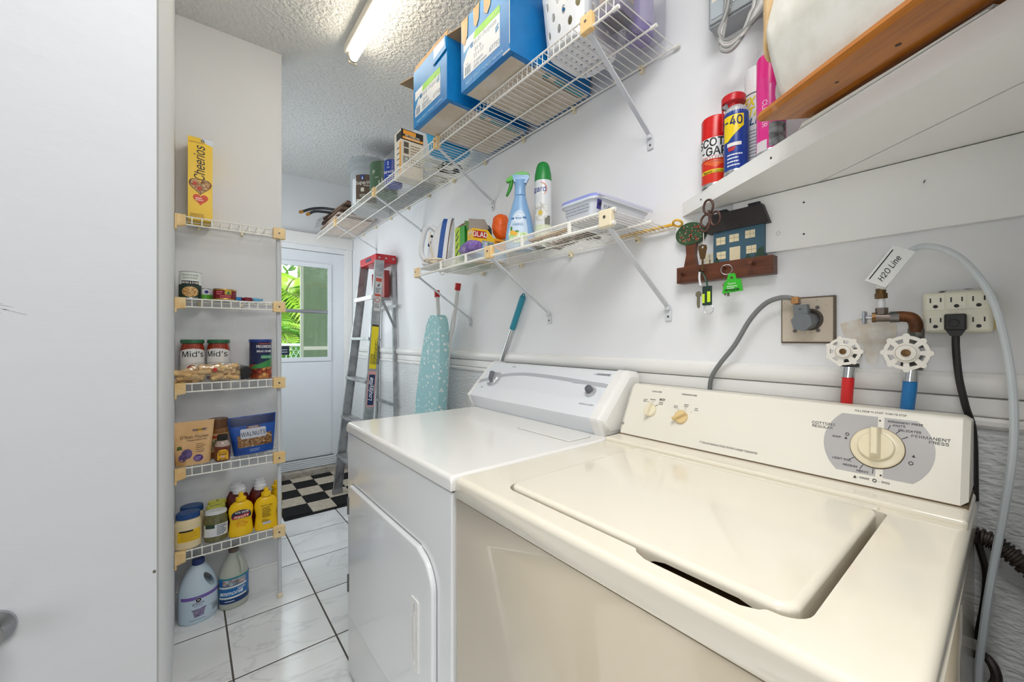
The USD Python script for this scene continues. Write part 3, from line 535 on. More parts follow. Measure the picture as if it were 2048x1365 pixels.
# sauce jars
m_sauce = M('tomato_sauce_glass', '#8e2a14', .08, var='#a63d20', vscale=60, coat_weight=.6)
def sauce(label, x, y, turn):
    t = thing('sauce_jar', label, 'jar', (x, y, Z3), turn); r = .0425
    part(t, 'jar', lathe([(r*.8, 0), (r*.97, .004), (r, .012), (r, .128), (r*.97, .145), (r*.9, .158), (r*.88, .166)], 32), m_sauce)
    part(t, 'lid', lathe([(r*.9, .163), (r*.99, .165), (r*.99, .177), (r*.95, .180), (r*.9, .1805), (r*.8, .179), (0, .179)], 36), H('#2c6a46', .3))
    lab = part(t, 'label', band(r, .018, .128, .17, n=20), H('#efeeec', .4))
    arc = Polygon([(-.06, .128), (-.045, .134), (-.02, .140), (0, .1415), (.02, .140), (.045, .134), (.06, .128)]); part(t, 'label_crest', wrap(ext(arc, .0008), r), H('#efeeec', .4), smooth=False)
    part(t, 'lettering', wrap(text("Mid's", .024, 0, .106, d=.0012), r), H('#2b2b2b'), smooth=False)
    part(t, 'tomato_picture', wrap(ext(disc(-.005, .055, .017), .0012), r), H('#b8331f', .4), smooth=False); return t
sauce('left one of the two red sauce jars behind the pasta bag', .016, 2.252, 3); sauce('right one of the two red sauce jars behind the pasta bag', .109, 2.253, -12)
# pasta bag
t = thing('pasta_bag', 'clear bag of rigatoni with a black folded end lying in front of the sauce jars', 'pasta bag', (.09, 2.166, Z3))
m_pasta = M('dry_pasta', '#e9c68c', .5, bump=.5, bscale=300, bdist=.001, var='#dcb070', vscale=30)
q = random.Random(3); ps = []
for i in range(62):
    f = q.uniform(-1, 1); x = -.005+.105*f-.01; hh = .076*(1-.28*f*f) if f < .2 else .07
    z = q.uniform(.012, max(.02, hh-.008)); y = q.uniform(-.02, .016); a = q.uniform(-.7, .7)+(math.pi/2 if q.random() < .2 else 0); b = q.uniform(-.5, .5); L = .042
    d_ = np.array([math.cos(a)*math.cos(b), math.sin(b)*.5, math.sin(a)*.6]); d_ /= np.linalg.norm(d_); c = np.array([x, y, z])
    o = cyl(c-d_*L/2, c+d_*L/2, .0095, 12); ps.append(o); ps.append(ring(c-d_*L/2, .0082, .0016, d_, 12, 5)); ps.append(ring(c+d_*L/2, .0082, .0016, d_, 12, 5))
part(t, 'rigatoni', cat(*ps), m_pasta, kind='stuff')
film = usdkit.material(stage, '/World/Looks/clear_film', {'t': ('transparent_bsdf', {'color': (.96, .96, .95)}), 'g': ('glossy_bsdf', {'roughness': .12}), 'm': ('mix_closure', {'fac': .10}), 'tc': ('texture_coordinate', {}), 'n': ('noise_texture', {'scale': 40, 'detail': 3}), 'b': ('bump', {'strength': .7, 'distance': .006})},
                       [('tc.object', 'n.vector'), ('n.fac', 'b.height'), ('b.normal', 'g.normal'), ('t.BSDF', 'm.closure1'), ('g.BSDF', 'm.closure2')], surface='m.closure')
s = trimesh.creation.icosphere(3, 1); v = s.vertices; v = np.sign(v)*np.abs(v)**.75; s.vertices = np.c_[v[:, 0]*.128-.012, v[:, 1]*.030, v[:, 2]*.042+.043]; s.vertices += (meshkit.fbm(s.vertices*40, 3)[:, None]-.5)*np.array([.006, .01, .012]); s.vertices[:, 2] = np.maximum(s.vertices[:, 2], .001)
part(t, 'film', s, film); part(t, 'film_tail', hull([(-.118, -.01, .012), (-.118, .012, .03), (-.14, 0, .004), (-.138, .004, .02), (-.118, -.008, .034), (-.118, .01, .008)]), M('cloudy_film', '#d9d2c6', .25))
part(t, 'folded_end', hull([(.093, y, z) for y, z in ((-.026, .004), (-.03, .04), (-.02, .066), (.02, .066), (.028, .04), (.024, .004))]+[(.122, y, z) for y, z in ((-.026, .006), (-.028, .06), (.02, .06), (.02, .006))]+[(.141, 0, .03), (.139, -.01, .034), (.138, .01, .03)]), M('black_film', '#17171a', .28))
part(t, 'red_seal', place(ext(disc(0, 0, .0085), .001), (0, -.0365, .052), EX, EZ), H('#c23c2c'), smooth=False)
# bread crumbs
r = .0445
t = thing('crumb_canister', 'navy blue round canister of bread crumbs at the pole end of the shelf', 'canister', (.266, 2.215, Z3), -4)
part(t, 'body', lathe([(r, 0), (r, .172)], 36), H('#1d2750', .3)); part(t, 'lid', lathe([(r*1.01, .168), (r*1.045, .169), (r*1.045, .178), (r*1.02, .181), (r*.9, .181), (r*.88, .179), (0, .179)], 36), H('#23398c', .3))
part(t, 'green_sweep', wrap(ext(Polygon([(-.045, .056), (.05, .095), (.05, .055), (-.045, .045)]), .0008), r, .1), H('#3f8f4a', .35), smooth=False)
part(t, 'food_picture', band(r, .001, .066, .16, n=22), speck('meatball_picture', '#6a1a10', '#c2512a', '#f0c070', 75), smooth=False)
part(t, 'green_label', wrap(ext(rect(-.004, .05, .092, .108), .0008), r, .1), H('#43a06a', .35), smooth=False)
part(t, 'lettering', wrap(cat(text('PROGRESSO', .012, .012, .142, bold=True, sx=.72), text('BREAD CRUMBS', .009, .012, .122, bold=True, sx=.72), text('Italian Style', .006, .018, .097, d=.0014)), r, .1), H('#eef0f4'), smooth=False)
part(t, 'red_sweep', wrap(ext(Polygon([(-.02, .158), (.04, .160), (.04, .1635), (-.01, .1625)]), .0008), r, .1), H('#c0402c', .35), smooth=False)

# pouches
def pouch(w0, w1, h, d, lean=0, n=9):
    """a stand-up pouch: width w0 at the foot, w1 at the top seal, closed at the top"""
    V = []; k = 24
    for i, s in enumerate(np.linspace(0, 1, n)):
        w = (w0+(w1-w0)*s)/2; dd = d/2*(1-s**1.6)*(1-.25*(1-s)**4)+.0012
        for j in range(k):
            a = 2*math.pi*j/k; V.append([w*np.sign(math.cos(a))*abs(math.cos(a))**.6, dd*np.sign(math.sin(a))*abs(math.sin(a))**.8+lean*s*s, h*s])
    F = [[i*k+j, i*k+(j+1) % k, (i+1)*k+(j+1) % k] for i in range(n-1) for j in range(k)]+[[i*k+j, (i+1)*k+(j+1) % k, (i+1)*k+j] for i in range(n-1) for j in range(k)]
    F += [[0, j+1, j] for j in range(1, k-1)]+[[(n-1)*k, (n-1)*k+j, (n-1)*k+j+1] for j in range(1, k-1)]
    return trimesh.Trimesh(np.array(V), F, process=False)
def onpouch(m, w0, w1, h, d, lean, out=.0008):
    """lays flat print (x, z=y) on the pouch's front"""
    if len(m.faces) < 3000: m = m.copy().subdivide_to_size(.012, max_iter=10)
    v = m.vertices; s = np.clip(v[:, 1]/h, 0, 1); w = (w0+(w1-w0)*s)/2; dd = d/2*(1-s**1.6)*(1-.25*(1-s)**4)+.0012
    c = np.clip(np.abs(v[:, 0]/w), 0, .999); cosv = c**(1/.6); sn = np.sqrt(1-cosv**2)
    m.vertices = np.c_[v[:, 0], -(dd*sn**.8)+lean*s*s-out-v[:, 2], v[:, 1]]; m.invert(); return m
A = (.118, .146, .182, .06, -.004)
t = thing('prune_pouch', 'tan stand-up pouch of prunes at the wall end of the fourth pantry shelf', 'pouch', (.018, 2.195, Z4), 2)
part(t, 'pouch', pouch(*A), m_kraft); op_ = lambda m: onpouch(m, *A)
part(t, 'sun_mark', op_(ext(disc(.022, .145, .0095), .0004)), H('#f4c22c'), smooth=False)
part(t, 'brand_lettering', op_(text('SUNSWEET', .008, .022, .1415, d=.0012, bold=True, sx=.8)), H('#22346e'), smooth=False)
part(t, 'title', op_(text("D'Noir Prunes", .0125, .004, .112, sx=.85, slant=.15)), H('#6b4f33'), smooth=False)
part(t, 'small_print', op_(cat(text('Preservative Free', .006, .012, .102, slant=.1), lines(5, .008, .04, .088, .008, .0022, seed=5))), H('#8a6a48'), smooth=False)
part(t, 'plum_picture', op_(ext(unary_union([ell(-.022, .05, .018, .02), ell(-.036, .034, .013, .017)]), .0006)), M('plum_purple', '#4b3a66', .4, var='#6f5a90', vscale=40), smooth=False)
part(t, 'leaf_picture', op_(ext(Polygon([(-.055, .068), (-.036, .07), (-.04, .084), (-.052, .083)]), .0006)), H('#5a6a34'), smooth=False)
part(t, 'half_plum_picture', op_(ext(ell(-.040, .018, .016, .016), .0005)), H('#caa060'), smooth=False)
b_ = part(t, 'badge', op_(ext(ell(.016, .028, .0165, .0145), .0006)), H('#5d3c86'), smooth=False); part(t, 'badge_print', op_(lines(3, .004, .029, .034, .006, .0022, d=.0012, seed=11)), H('#cdbfe0'), smooth=False)
r = .038
t = thing('brown_jar', 'jar with a brown lid behind the small honey bottle', 'jar', (.107, 2.252, Z4))
part(t, 'jar', lathe([(r*.9, 0), (r, .006), (r, .118), (r*.94, .130), (r*.9, .136)], 30), M('brown_spread_glass', '#8a5a2c', .15, coat_weight=.5)); part(t, 'lid', lathe([(r*.95, .134), (r*.98, .136), (r*.98, .170), (r*.93, .174), (0, .174)], 30), H('#6b4426', .35))
part(t, 'label', band(r, .03, .112, .19, n=22), H('#c9a06a', .45)); part(t, 'red_strip', wrap(ext(rect(-.03, .03, .092, .102), .0012), r), H('#a83226', .4), smooth=False); part(t, 'picture', wrap(ext(rect(-.03, .03, .04, .085), .001), r), speck('nut_picture', '#5b7a3a', '#d9c5a0', '#b07a50', 90), smooth=False)
r = .029
t = thing('honey_bottle', 'small square-shouldered honey bottle with a black cap before the brown-lidded jar', 'honey bottle', (.119, 2.182, Z4))
part(t, 'bottle', lathe([(r*.9, 0), (r, .005), (r, .058), (r*.93, .072), (r*.7, .083), (r*.55, .087)], 28), M('honey_glass', '#6a2c0c', .06, coat_weight=.7)); part(t, 'neck', lathe([(r*.985, .060), (r*.94, .0722), (r*.71, .0834), (r*.56, .09)], 28), M('pale_glass_neck', '#b9a59a', .1))
part(t, 'cap', lathe([(r*.62, .088), (r*.66, .089), (r*.66, .108), (r*.6, .112), (0, .1125)], 24), H('#191715', .35))
part(t, 'label', wrap(ext(unary_union([rect(-.021, .021, .006, .038), ell(0, .038, .021, .014)]), .0008), r), H('#f2b52a', .4), smooth=False); part(t, 'label_print', wrap(cat(text("Aunt Sue's", .006, 0, .039, d=.0014), text('HONEY', .0065, 0, .028, d=.0014, bold=True), lines(2, -.014, .014, .014, .005, .002, d=.0014)), r), H('#2a2418'), smooth=False)
part(t, 'flag_mark', wrap(ext(rect(-.006, .006, .0185, .0255), .0014), r), H('#d8b0c0', .4), smooth=False)
A2 = (.158, .196, .172, .05, .012)
t = thing('walnut_pouch', 'royal blue pouch of walnuts with a clear window near the shelf pole', 'pouch', (.242, 2.232, Z4+.002), 3, tilt=(0, -2))
part(t, 'pouch', pouch(*A2), M('blue_foil', '#16418f', .3, bump=.4, bscale=25, bdist=.01, var='#1e58b4', vscale=6)); op2 = lambda m: onpouch(m, *A2)
part(t, 'dark_top', op2(ext(Polygon([(-.092, .168), (.092, .168), (.088, .130), (-.088, .130)]), .0003)), H('#14295c', .3), smooth=False)
part(t, 'window', op2(ext(rect(-.064, .072, .034, .088, .004), .0004)), speck('walnut_picture', '#6a4426', '#a87c4e', '#e0c293', 130, .25), smooth=False)
part(t, 'plate', op2(ext(rect(-.052, .05, .072, .116, .006), .0008)), H('#c9cdd8', .35), smooth=False)
part(t, 'title', op2(text('WALNUTS', .0185, -.001, .083, d=.0014, sx=.78)), H('#2a3650'), smooth=False)
part(t, 'brand_strip', op2(ext(rect(-.026, .026, .116, .126, .002), .001)), H('#6a4030', .35), smooth=False); part(t, 'brand_lettering', op2(text('MARIANI', .006, 0, .1185, d=.0016, bold=True)), H('#e6d2c0'), smooth=False)
part(t, 'foot_print', op2(lines(2, -.02, .03, .022, .007, .0025, d=.0008, seed=12)), H('#aebfe0'), smooth=False)

# mayonnaise, pickles, relish, mustard, ketchup
m_mayo = M('mayonnaise_jar', '#ecd9ae', .25, coat_weight=.3)
def mayo(label, x, y, rz):
    t = thing('mayonnaise_jar', label, 'jar', (x, y, Z5), rz, tilt=None); r = .0475
    part(t, 'jar', lathe([(r*.85, 0), (r*.98, .006), (r, .016), (r*.985, .03), (r*.985, .082), (r, .096), (r*.97, .108), (r*.85, .119), (r*.78, .123), (r*.78, .13)], 32, 1, .8), m_mayo)
    part(t, 'lid', lathe([(r*.8, .123), (r*.86, .124), (r*.86, .143), (r*.82, .1465), (0, .147)], 36, 1, .8), H('#1f4a86', .35))
    part(t, 'label', band(r*.988, .034, .08, .085, .02, n=16, sy=.8), H('#f2c51f', .4)); part(t, 'dark_strip', wrap(ext(rect(-.035, .012, .0745, .081), .0012), r*.988, .02, sy=.8), H('#23241f'), smooth=False)
    part(t, 'label_print', wrap(lines(6, -.03, .03, .07, .006, .0016, d=.0012, seed=14), r*.988, .02, sy=.8), H('#a8861c'), smooth=False); return t
mayo('front blue-lidded mayonnaise jar beside the pickle jar', .001, 2.185, 6); mayo('rear blue-lidded mayonnaise jar, mostly hidden by the one before it', .014, 2.262, -10)
def squat(name, label, x, y, lidc, body, h=.132, r=.042, sy=.6):
    t = thing(name, label, 'jar', (x, y, Z5))
    part(t, 'jar', lathe([(r*.8, 0), (r*.97, .004), (r, .014), (r, h-.034), (r*.95, h-.024), (r*.86, h-.016), (r*.85, h-.012)], 30, 1, sy), body)
    part(t, 'lid', lathe([(r*.88, h-.015), (r*.94, h-.014), (r*.94, h-.003), (r*.9, h), (r*.86, h-.001), (0, h-.001)], 34, 1, sy), H(lidc, .35)); return t
m_pick = M('pickle_relish_glass', '#5c5a34', .08, var='#74703f', vscale=90, vpos=(.35, .65), coat_weight=.6)
t = squat('pickle_jar', 'jar of dark green relish with a white lid in front of the yellow-lidded jars', .096, 2.178, '#d9dbdc', m_pick)
part(t, 'label', band(.042, .026, .076, .16, n=20, sy=.6), H('#dfe1e3', .4)); part(t, 'green_patch', wrap(ext(rect(-.044, -.006, .062, .078), .001), .042, sy=.6), H('#24402c', .4), smooth=False)
part(t, 'label_print', wrap(lines(7, .002, .042, .072, .0062, .003, d=.0012, seed=16), .042, sy=.6), H('#5a5e68'), smooth=False)
m_rel = M('green_relish_glass', '#3c4a2a', .1, coat_weight=.5)
for x, y, l, wd in ((.098, 2.228, 'nearer of two yellow-lidded jars behind the pickle jar', "BONNE MAMAN"), (.105, 2.272, 'farther of two yellow-lidded jars, touching the stub wall', None)):
    t = squat('yellow_lid_jar', l, x, y, '#d6d65c', m_rel, .137 if wd else .142, .037, .55)
    part(t, 'lid_print', text('Stonewall' if wd else 'S', .007 if wd else .012, 0, -.004, d=.001).apply_translation([0, 0, (.137 if wd else .142)-.001]), H('#5a5a22'), smooth=False)
m_must = M('mustard_yellow', '#f7c80c', .28)
def mustard(label, x, y, rz, back):
    t = thing('mustard_bottle', label, 'mustard bottle', (x, y, Z5), rz); sy = .5
    part(t, 'bottle', lathe([(.042, 0), (.0465, .004), (.0465, .02), (.043, .05), (.041, .068), (.044, .085), (.0475, .104), (.046, .122), (.039, .138), (.028, .147), (.018, .152), (.016, .156)], 32, 1, sy), m_must)
    part(t, 'cap', lathe([(.0205, .153), (.0205, .166), (.017, .169), (.0105, .170), (.0095, .183), (.008, .188), (0, .189)], 24), m_must)
    if back: part(t, 'back_print', wrap(cat(text('Nutrition Facts', .005, 0, .112, d=.0012), lines(7, -.018, .018, .106, .007, .0022, d=.0012, seed=21), lines(3, -.02, .016, .05, .005, .0012, d=.0012, seed=22)), .0475, sy=sy), H('#5a4a18'), smooth=False); part(t, 'barcode', wrap(cat(ext(rect(-.016, .016, .028, .040), .0006), ), .0465, sy=sy), H('#c3c3cc'), smooth=False)
    else:
        L = unary_union([ell(0, .092, .040, .025)]).intersection(rect(-.05, .05, .082, .13)); w_ = lambda m: wrap(m, .0475, 0, sy=sy)
        part(t, 'label', w_(ext(L, .0012)), H('#182a52'), smooth=False); part(t, 'gold_edge', w_(ext(L.buffer(.002).difference(L), .0012)), H('#c9a02a'), smooth=False)
        part(t, 'red_flag', w_(ext(Polygon([(-.036, .078), (-.030, .094), (.032, .101), (.026, .084)]), .0018)), H('#b81f2c'), smooth=False)
        part(t, 'lettering', w_(cat(text("French's", .0105, 0, .0838, d=.0024, bold=True, slant=.25, sx=.9).apply_transform(trimesh.transformations.rotation_matrix(.1, EZ, [0, .086, 0])), text('40% MORE', .008, .002, .1035, d=.0018, bold=True, sx=.9))), H('#f4ead8'), smooth=False)
        part(t, 'flavour_lettering', wrap(cat(text('CLASSIC', .005, 0, .064, d=.0012), text('YELLOW', .009, 0, .052, d=.0012), lines(1, -.018, .018, .046, .006, .002, d=.0012)), .0435, sy=sy), H('#e8871a'), smooth=False)
    return t
mustard('yellow mustard bottle showing its front label, beside the pickle jar', .186, 2.173, 0, False); mustard('yellow mustard bottle showing its printed back, next to the shelf pole', .283, 2.173, 0, True)
mustard('third mustard bottle, only a yellow sliver showing behind the ketchup at the pole', .336, 2.252, 90, True)
m_ket = M('ketchup_bottle', '#5a1410', .15, coat_weight=.4); m_kcap = M('frosted_white_cap', '#dfe0e6', .3)
def ketchup(label, x, y):
    t = thing('ketchup_bottle', label, 'ketchup bottle', (x, y, Z5)); sy = .49
    part(t, 'bottle', lathe([(.038, 0), (.043, .005), (.043, .06), (.041, .09), (.043, .12), (.040, .145), (.030, .166), (.021, .176)], 28, 1, sy), m_ket)
    part(t, 'cap', lathe([(.024, .172), (.0255, .174), (.0255, .190), (.021, .195), (.020, .205), (0, .206)], 26), m_kcap); return t
ketchup('ketchup bottle directly behind the front-labelled mustard', .184, 2.2235); ketchup('ketchup bottle directly behind the mustard showing its back', .266, 2.2235)
ketchup('ketchup bottle against the wall in the row behind the front-labelled mustard', .178, 2.271); ketchup('ketchup bottle against the wall near the third mustard', .268, 2.271)

# jugs on the floor
def jug(w, d, prof, hole=None):
    m = lathe(prof, 40, w, d)
    if hole is not None: m = cut(m, hole)
    return m
m_blch = M('pale_blue_plastic', '#cfe0ee', .35, subsurface_weight=.15, subsurface_scale=.01)
t = thing('bleach_jug', 'pale blue bleach jug with a purple stripe on the floor by the wall', 'jug', (.036, 2.233, 0), 12)
pf = [(.9, 0), (.98, .006), (1, .02), (1, .10), (.985, .125), (.93, .15), (.80, .178), (.62, .205), (.42, .225), (.30, .234), (.27, .24)]
hl = ext(affinity.rotate(ell(.030, .168, .0125, .036), 28, origin=(.030, .168)), .2); hl = place(hl, (0, .1, 0), EX, EZ)
jb = jug(.0705, .056, pf, hl)
part(t, 'jug', jb, m_blch, smooth=40)
part(t, 'cap', lathe([(.021, .234), (.0225, .236), (.0225, .254), (.020, .257), (0, .2575)], 26), H('#1d3372', .35))
part(t, 'purple_stripe', band(.0708, .106, .119, .17, .05, n=22, sy=.795), H('#7a62b4', .4)); wr_ = lambda m: wrap(m, .0708, .0, sy=.795)
bd = part(t, 'round_badge', wr_(ext(disc(-.012, .103, .0105), .0012)), H('#e6e8ee'), smooth=False); part(t, 'badge_ring', wr_(ext(disc(-.012, .103, .009).difference(disc(-.012, .103, .0045)), .002)), H('#17171c'), smooth=False); part(t, 'badge_letter', wr_(text('p', .006, -.0115, .101, d=.0022, bold=True)), H('#17171c'), smooth=False)
part(t, 'lettering', wr_(cat(text('BLEACH', .008, -.012, .082, d=.001), lines(1, -.03, .008, .092, .004, .0016, d=.001), lines(1, -.028, .004, .077, .004, .0016, d=.001), lines(1, -.045, .012, .022, .005, .002, d=.001, seed=31))), H('#8f93ad'), smooth=False)
part(t, 'basin_picture', wr_(ext(unary_union([Polygon([(-.032, .060), (.012, .063), (.006, .034), (-.026, .031)]), Polygon([(-.036, .063), (.016, .067), (.015, .062), (-.035, .058)])]), .001)), M('basin_print', '#6f6a86', .4, var='#9a8fb4', vscale=60), smooth=False)
part(t, 'back_print', wr_(cat(lines(1, .03, .075, .062, .004, .0014, d=.001, seed=33), lines(4, .04, .078, .055, .006, .002, d=.001, seed=34))), H('#6f7480'), smooth=False)
m_amm = M('cloudy_clear_plastic', '#ccd2c6', .2, transmission_weight=.2, coat_weight=.2)
t = thing('ammonia_jug', 'clear ammonia jug with a blue label standing right of the bleach', 'jug', (.164, 2.244, 0), 14)
pf = [(.9, 0), (.98, .005), (1, .016), (1, .135), (.98, .15), (.88, .172), (.70, .198), (.50, .222), (.34, .236), (.31, .242)]
part(t, 'jug', jug(.058, .048, pf), m_amm, smooth=40); part(t, 'cap', lathe([(.018, .240), (.0195, .241), (.0195, .258), (.017, .260), (0, .2605)], 24), H('#6a5a50', .4))
part(t, 'handle', tube([(.012, -.026, .222), (.016, -.037, .205), (.018, -.046, .18), (.019, -.0475, .158), (.018, -.044, .150)], .0075, 10, 5), m_amm)
part(t, 'label', band(.0582, .03, .142, .17, .0, n=22, sy=.828), H('#1c6cb0', .35)); wa = lambda m: wrap(m, .0584, 0, sy=.828)
part(t, 'dark_band', wa(ext(rect(-.08, .085, .03, .05), .0009)), H('#16386e'), smooth=False); part(t, 'teal_edge', wa(ext(rect(-.08, .085, .137, .142), .0009)), H('#1d8f96'), smooth=False)
for z in (.052, .098): part(t, 'white_stripe', wa(ext(rect(-.08, .04, z, z+.007), .0012)), H('#e6e8da'), smooth=False)
part(t, 'kitchen_picture', wa(ext(rect(-.06, .036, .108, .135), .0012)), speck('kitchen_picture', '#7d8896', '#b8c2c8', '#c9a6a0', 70), smooth=False)
part(t, 'lettering', wa(cat(text('ammonia', .0165, -.026, .068, d=.0016, bold=True, slant=.15), lines(1, -.05, -.01, .042, .004, .003, d=.0016), lines(2, .0, .035, .092, .006, .002, d=.0016))), H('#e9eef4'), smooth=False)

# ================================================================ RUG AND LADDER
t = thing('checkered_rug', 'black and cream checkered rug before the back door', 'rug', (.85, 3.5, 0))
m_rb = M('black_tuft', '#111112', .95, bump=1, bscale=260, bdist=.006, world=True); m_rc = M('cream_tuft', '#d9cebd', .95, bump=1, bscale=260, bdist=.006, world=True, var='#c9bda9', vscale=40)
part(t, 'backing', rb(.50, 1.165, 3.035, 3.905, .0005, .007, .003), m_rb, world=True)
xs = [.503, .68, .841, 1.003, 1.163]; ys = [3.06, 3.245, 3.418, 3.592, 3.766, 3.902]
for i in range(4):
    for j in range(5): part(t, 'tufted_square', rb(xs[i]+.001, xs[i+1]-.001, ys[j]+.001, ys[j+1]-.001, .003, .0125, .004), m_rb if (i+j) % 2 == 0 else m_rc, world=True)
t = thing('stepladder', 'aluminium stepladder with a red top leaning in the corner by the door', 'stepladder', (1.03, 3.03, 0))
m_lad = M('worn_aluminium', '#b6b7b8', .42, .75, var='#9a9b9d', vscale=14, world=True); m_red = M('red_ladder_plastic', '#c0222b', .35)
P = lambda n, m, mat, par=t, **k: part(par, n, m, mat, world=True, **k)
def railp(s, side): return np.array([.875+.175*s, (3.305-.115*s) if side else (2.735+.125*s), 1.80*s+.0255])
for side in (1, 0):
    a, b = railp(.008, side), railp(.975, side); q_ = 1 if side else -1
    sec = [(-.002, 0), (.062, 0), (.062, .004*q_), (-.002, .004*q_)]
    web = hull([p+np.array([x, y, 0]) for p in (a, b) for x, y in sec]); fl = [hull([p+np.array([x, y, 0]) for p in (a, b) for x, y in ((x0, 0), (x0+.003, 0), (x0, -.02*q_), (x0+.003, -.02*q_))]) for x0 in (-.002, .059)]
    r_ = P('front_rail', cat(web, *fl), m_lad)
    P('foot', hull([a+np.array([x, y, z]) for x in (-.006, .066) for y in (-.024*q_, .007*q_) for z in (-.0268, .012)]), M('grey_foot', '#8b8b8c', .6), par=r_)
    # rear legs
    a2, b2 = np.array([1.17, (3.24 if side else 2.79), .0]), np.array([1.178, (3.165 if side else 2.885), 1.77])
    P('rear_leg', cat(hull([p+np.array([x, y, 0]) for p in (a2, b2) for x in (0, .026) for y in (0, .003*q_)]), hull([p+np.array([x, y, 0]) for p in (a2, b2) for x in (0, .003) for y in (0, -.02*q_)])), m_lad)
for k in range(1, 6):
    s = .3*k/1.80; a, b = railp(s, 0), railp(s, 1); h_ = .022
    if k < 5: P('step', rb(a[0]-.012, a[0]+.066, a[1]+.002, b[1]-.002, a[2]-h_, a[2], .003), m_lad)
    else: P('top_brace', rb(a[0]-.014, a[0]+.004, a[1]-.006, b[1]+.006, a[2]-.03, a[2], .002), M('white_steel', '#dcdcda', .4))
for k in (1, 2): 
    s = .3*k/1.80; P('rear_brace', bx(1.172, 1.18, 2.81, 3.2, .3*k+.42*k, .3*k+.42*k+.022), m_lad)
a, b = railp(.3/1.8, 1), railp(.015, 1); P('knee_brace', hull([a+np.array([.01, -.09, -.02]), a+np.array([.03, -.09, -.02]), b+np.array([.01, -.012, .02]), b+np.array([.03, -.012, .02]), a+np.array([.01, -.07, -.02]), b+np.array([.01, -.004, .02])]), m_lad)
capm = rb(1.045, 1.2, 2.855, 3.195, 1.765, 1.826, .008)
c = P('top_cap', capm, m_red, smooth=30)
for x in (1.07, 1.12, 1.175): P('rivet', cyl((x, 2.8555, 1.797), (x, 2.8515, 1.797), .0075, 12), M('rivet', '#b9a7a4', .35, .6), par=c)
P('cap_label', bx(1.0435, 1.0455, 2.95, 3.06, 1.785, 1.808), H('#2c3350'), par=c)
for x0, x1, y_, z0, z1 in ((1.06, 1.12, 2.862, 1.52, 1.46),): pass
# folding spreader and labels on the near rail
P('spreader', hull([(1.03+x, 2.847, 1.5+z) for x, z in ((.04, .0), (.06, 0), (-.03, -.24), (-.01, -.245))]+[(1.03+x, 2.851, 1.5+z) for x, z in ((.04, .0), (-.03, -.24), (-.01, -.245))]), M('spreader_steel', '#8d8e8f', .4, .8))
P('spreader', hull([(1.07+x, 2.84, 1.5+z) for x, z in ((0, .01), (.02, .01), (.10, -.2), (.12, -.205))]+[(1.07+x, 2.845, 1.5+z) for x, z in ((0, .01), (.02, .01), (.10, -.2))]), M('spreader_steel', '#8d8e8f'))
P('spreader', rb(1.05, 1.15, 2.835, 2.846, 1.492, 1.512, .004), M('spreader_steel', '#8d8e8f'))
P('red_pail_shelf', rb(1.125, 1.165, 2.90, 3.16, 1.52, 1.72, .005), M('dark_red_plastic', '#8f2724', .4))
def onrail(m, s0, off=.004):                      # flat print on the outer face of the near front rail: x along depth, y up the rail
    a, b = railp(s0, 0), railp(s0+.1, 0); v = (b-a)/np.linalg.norm(b-a); return place(m, a+np.array([.031, -off-.0005, 0]), EX-v*(EX@v), v)
P('yellow_label', onrail(ext(rect(-.024, .024, 0, .31), .0005), .545), H('#ecd81e'), smooth=False); P('yellow_label_print', onrail(cat(place(lines(6, .0, .20, -.006, .0065, .003, seed=41), (-.0, .03, 0), EY, -EX), lines(8, -.02, .02, .10, .009, .004, seed=42), ext(rect(-.024, .024, .296, .31), .0004)), .545, .0046), H('#3a3a20'), smooth=False)
P('maker_label', onrail(ext(rect(-.026, .028, 0, .245), .0005), .40), H('#d9a0a0'), smooth=False); P('maker_label_field', onrail(ext(rect(-.019, .022, .012, .222), .0005), .40, .0048), H('#1d2f5a'), smooth=False)
P('maker_lettering', onrail(cat(place(text('Louisville', .026, 0, 0, slant=.3, bold=True), (.009, .122, 0), EY, -EX), place(text('LADDER', .010, 0, 0), (.02, .125, 0), EY, -EX)), .40, .0054), H('#e9ecf2'), smooth=False)
P('warning_label', onrail(ext(rect(-.022, .024, 0, .25), .0005), .77), H('#cfcfcd'), smooth=False); P('warning_red', onrail(cat(ext(rect(-.02, .022, .212, .238), .0004), ext(rect(-.02, .022, .105, .122), .0004), ext(disc(0, .078, .018).difference(disc(0, .078, .014)), .0004)), .77, .0048), H('#c2503c'), smooth=False)
P('warning_print', onrail(cat(lines(5, -.018, .02, .165, .008, .003, seed=43), lines(4, -.018, .018, .05, .008, .003, seed=44), ext(Polygon([(-.01, .178), (.012, .205), (.004, .176)]), .0004)), .77, .0048), H('#3a3d48'), smooth=False)

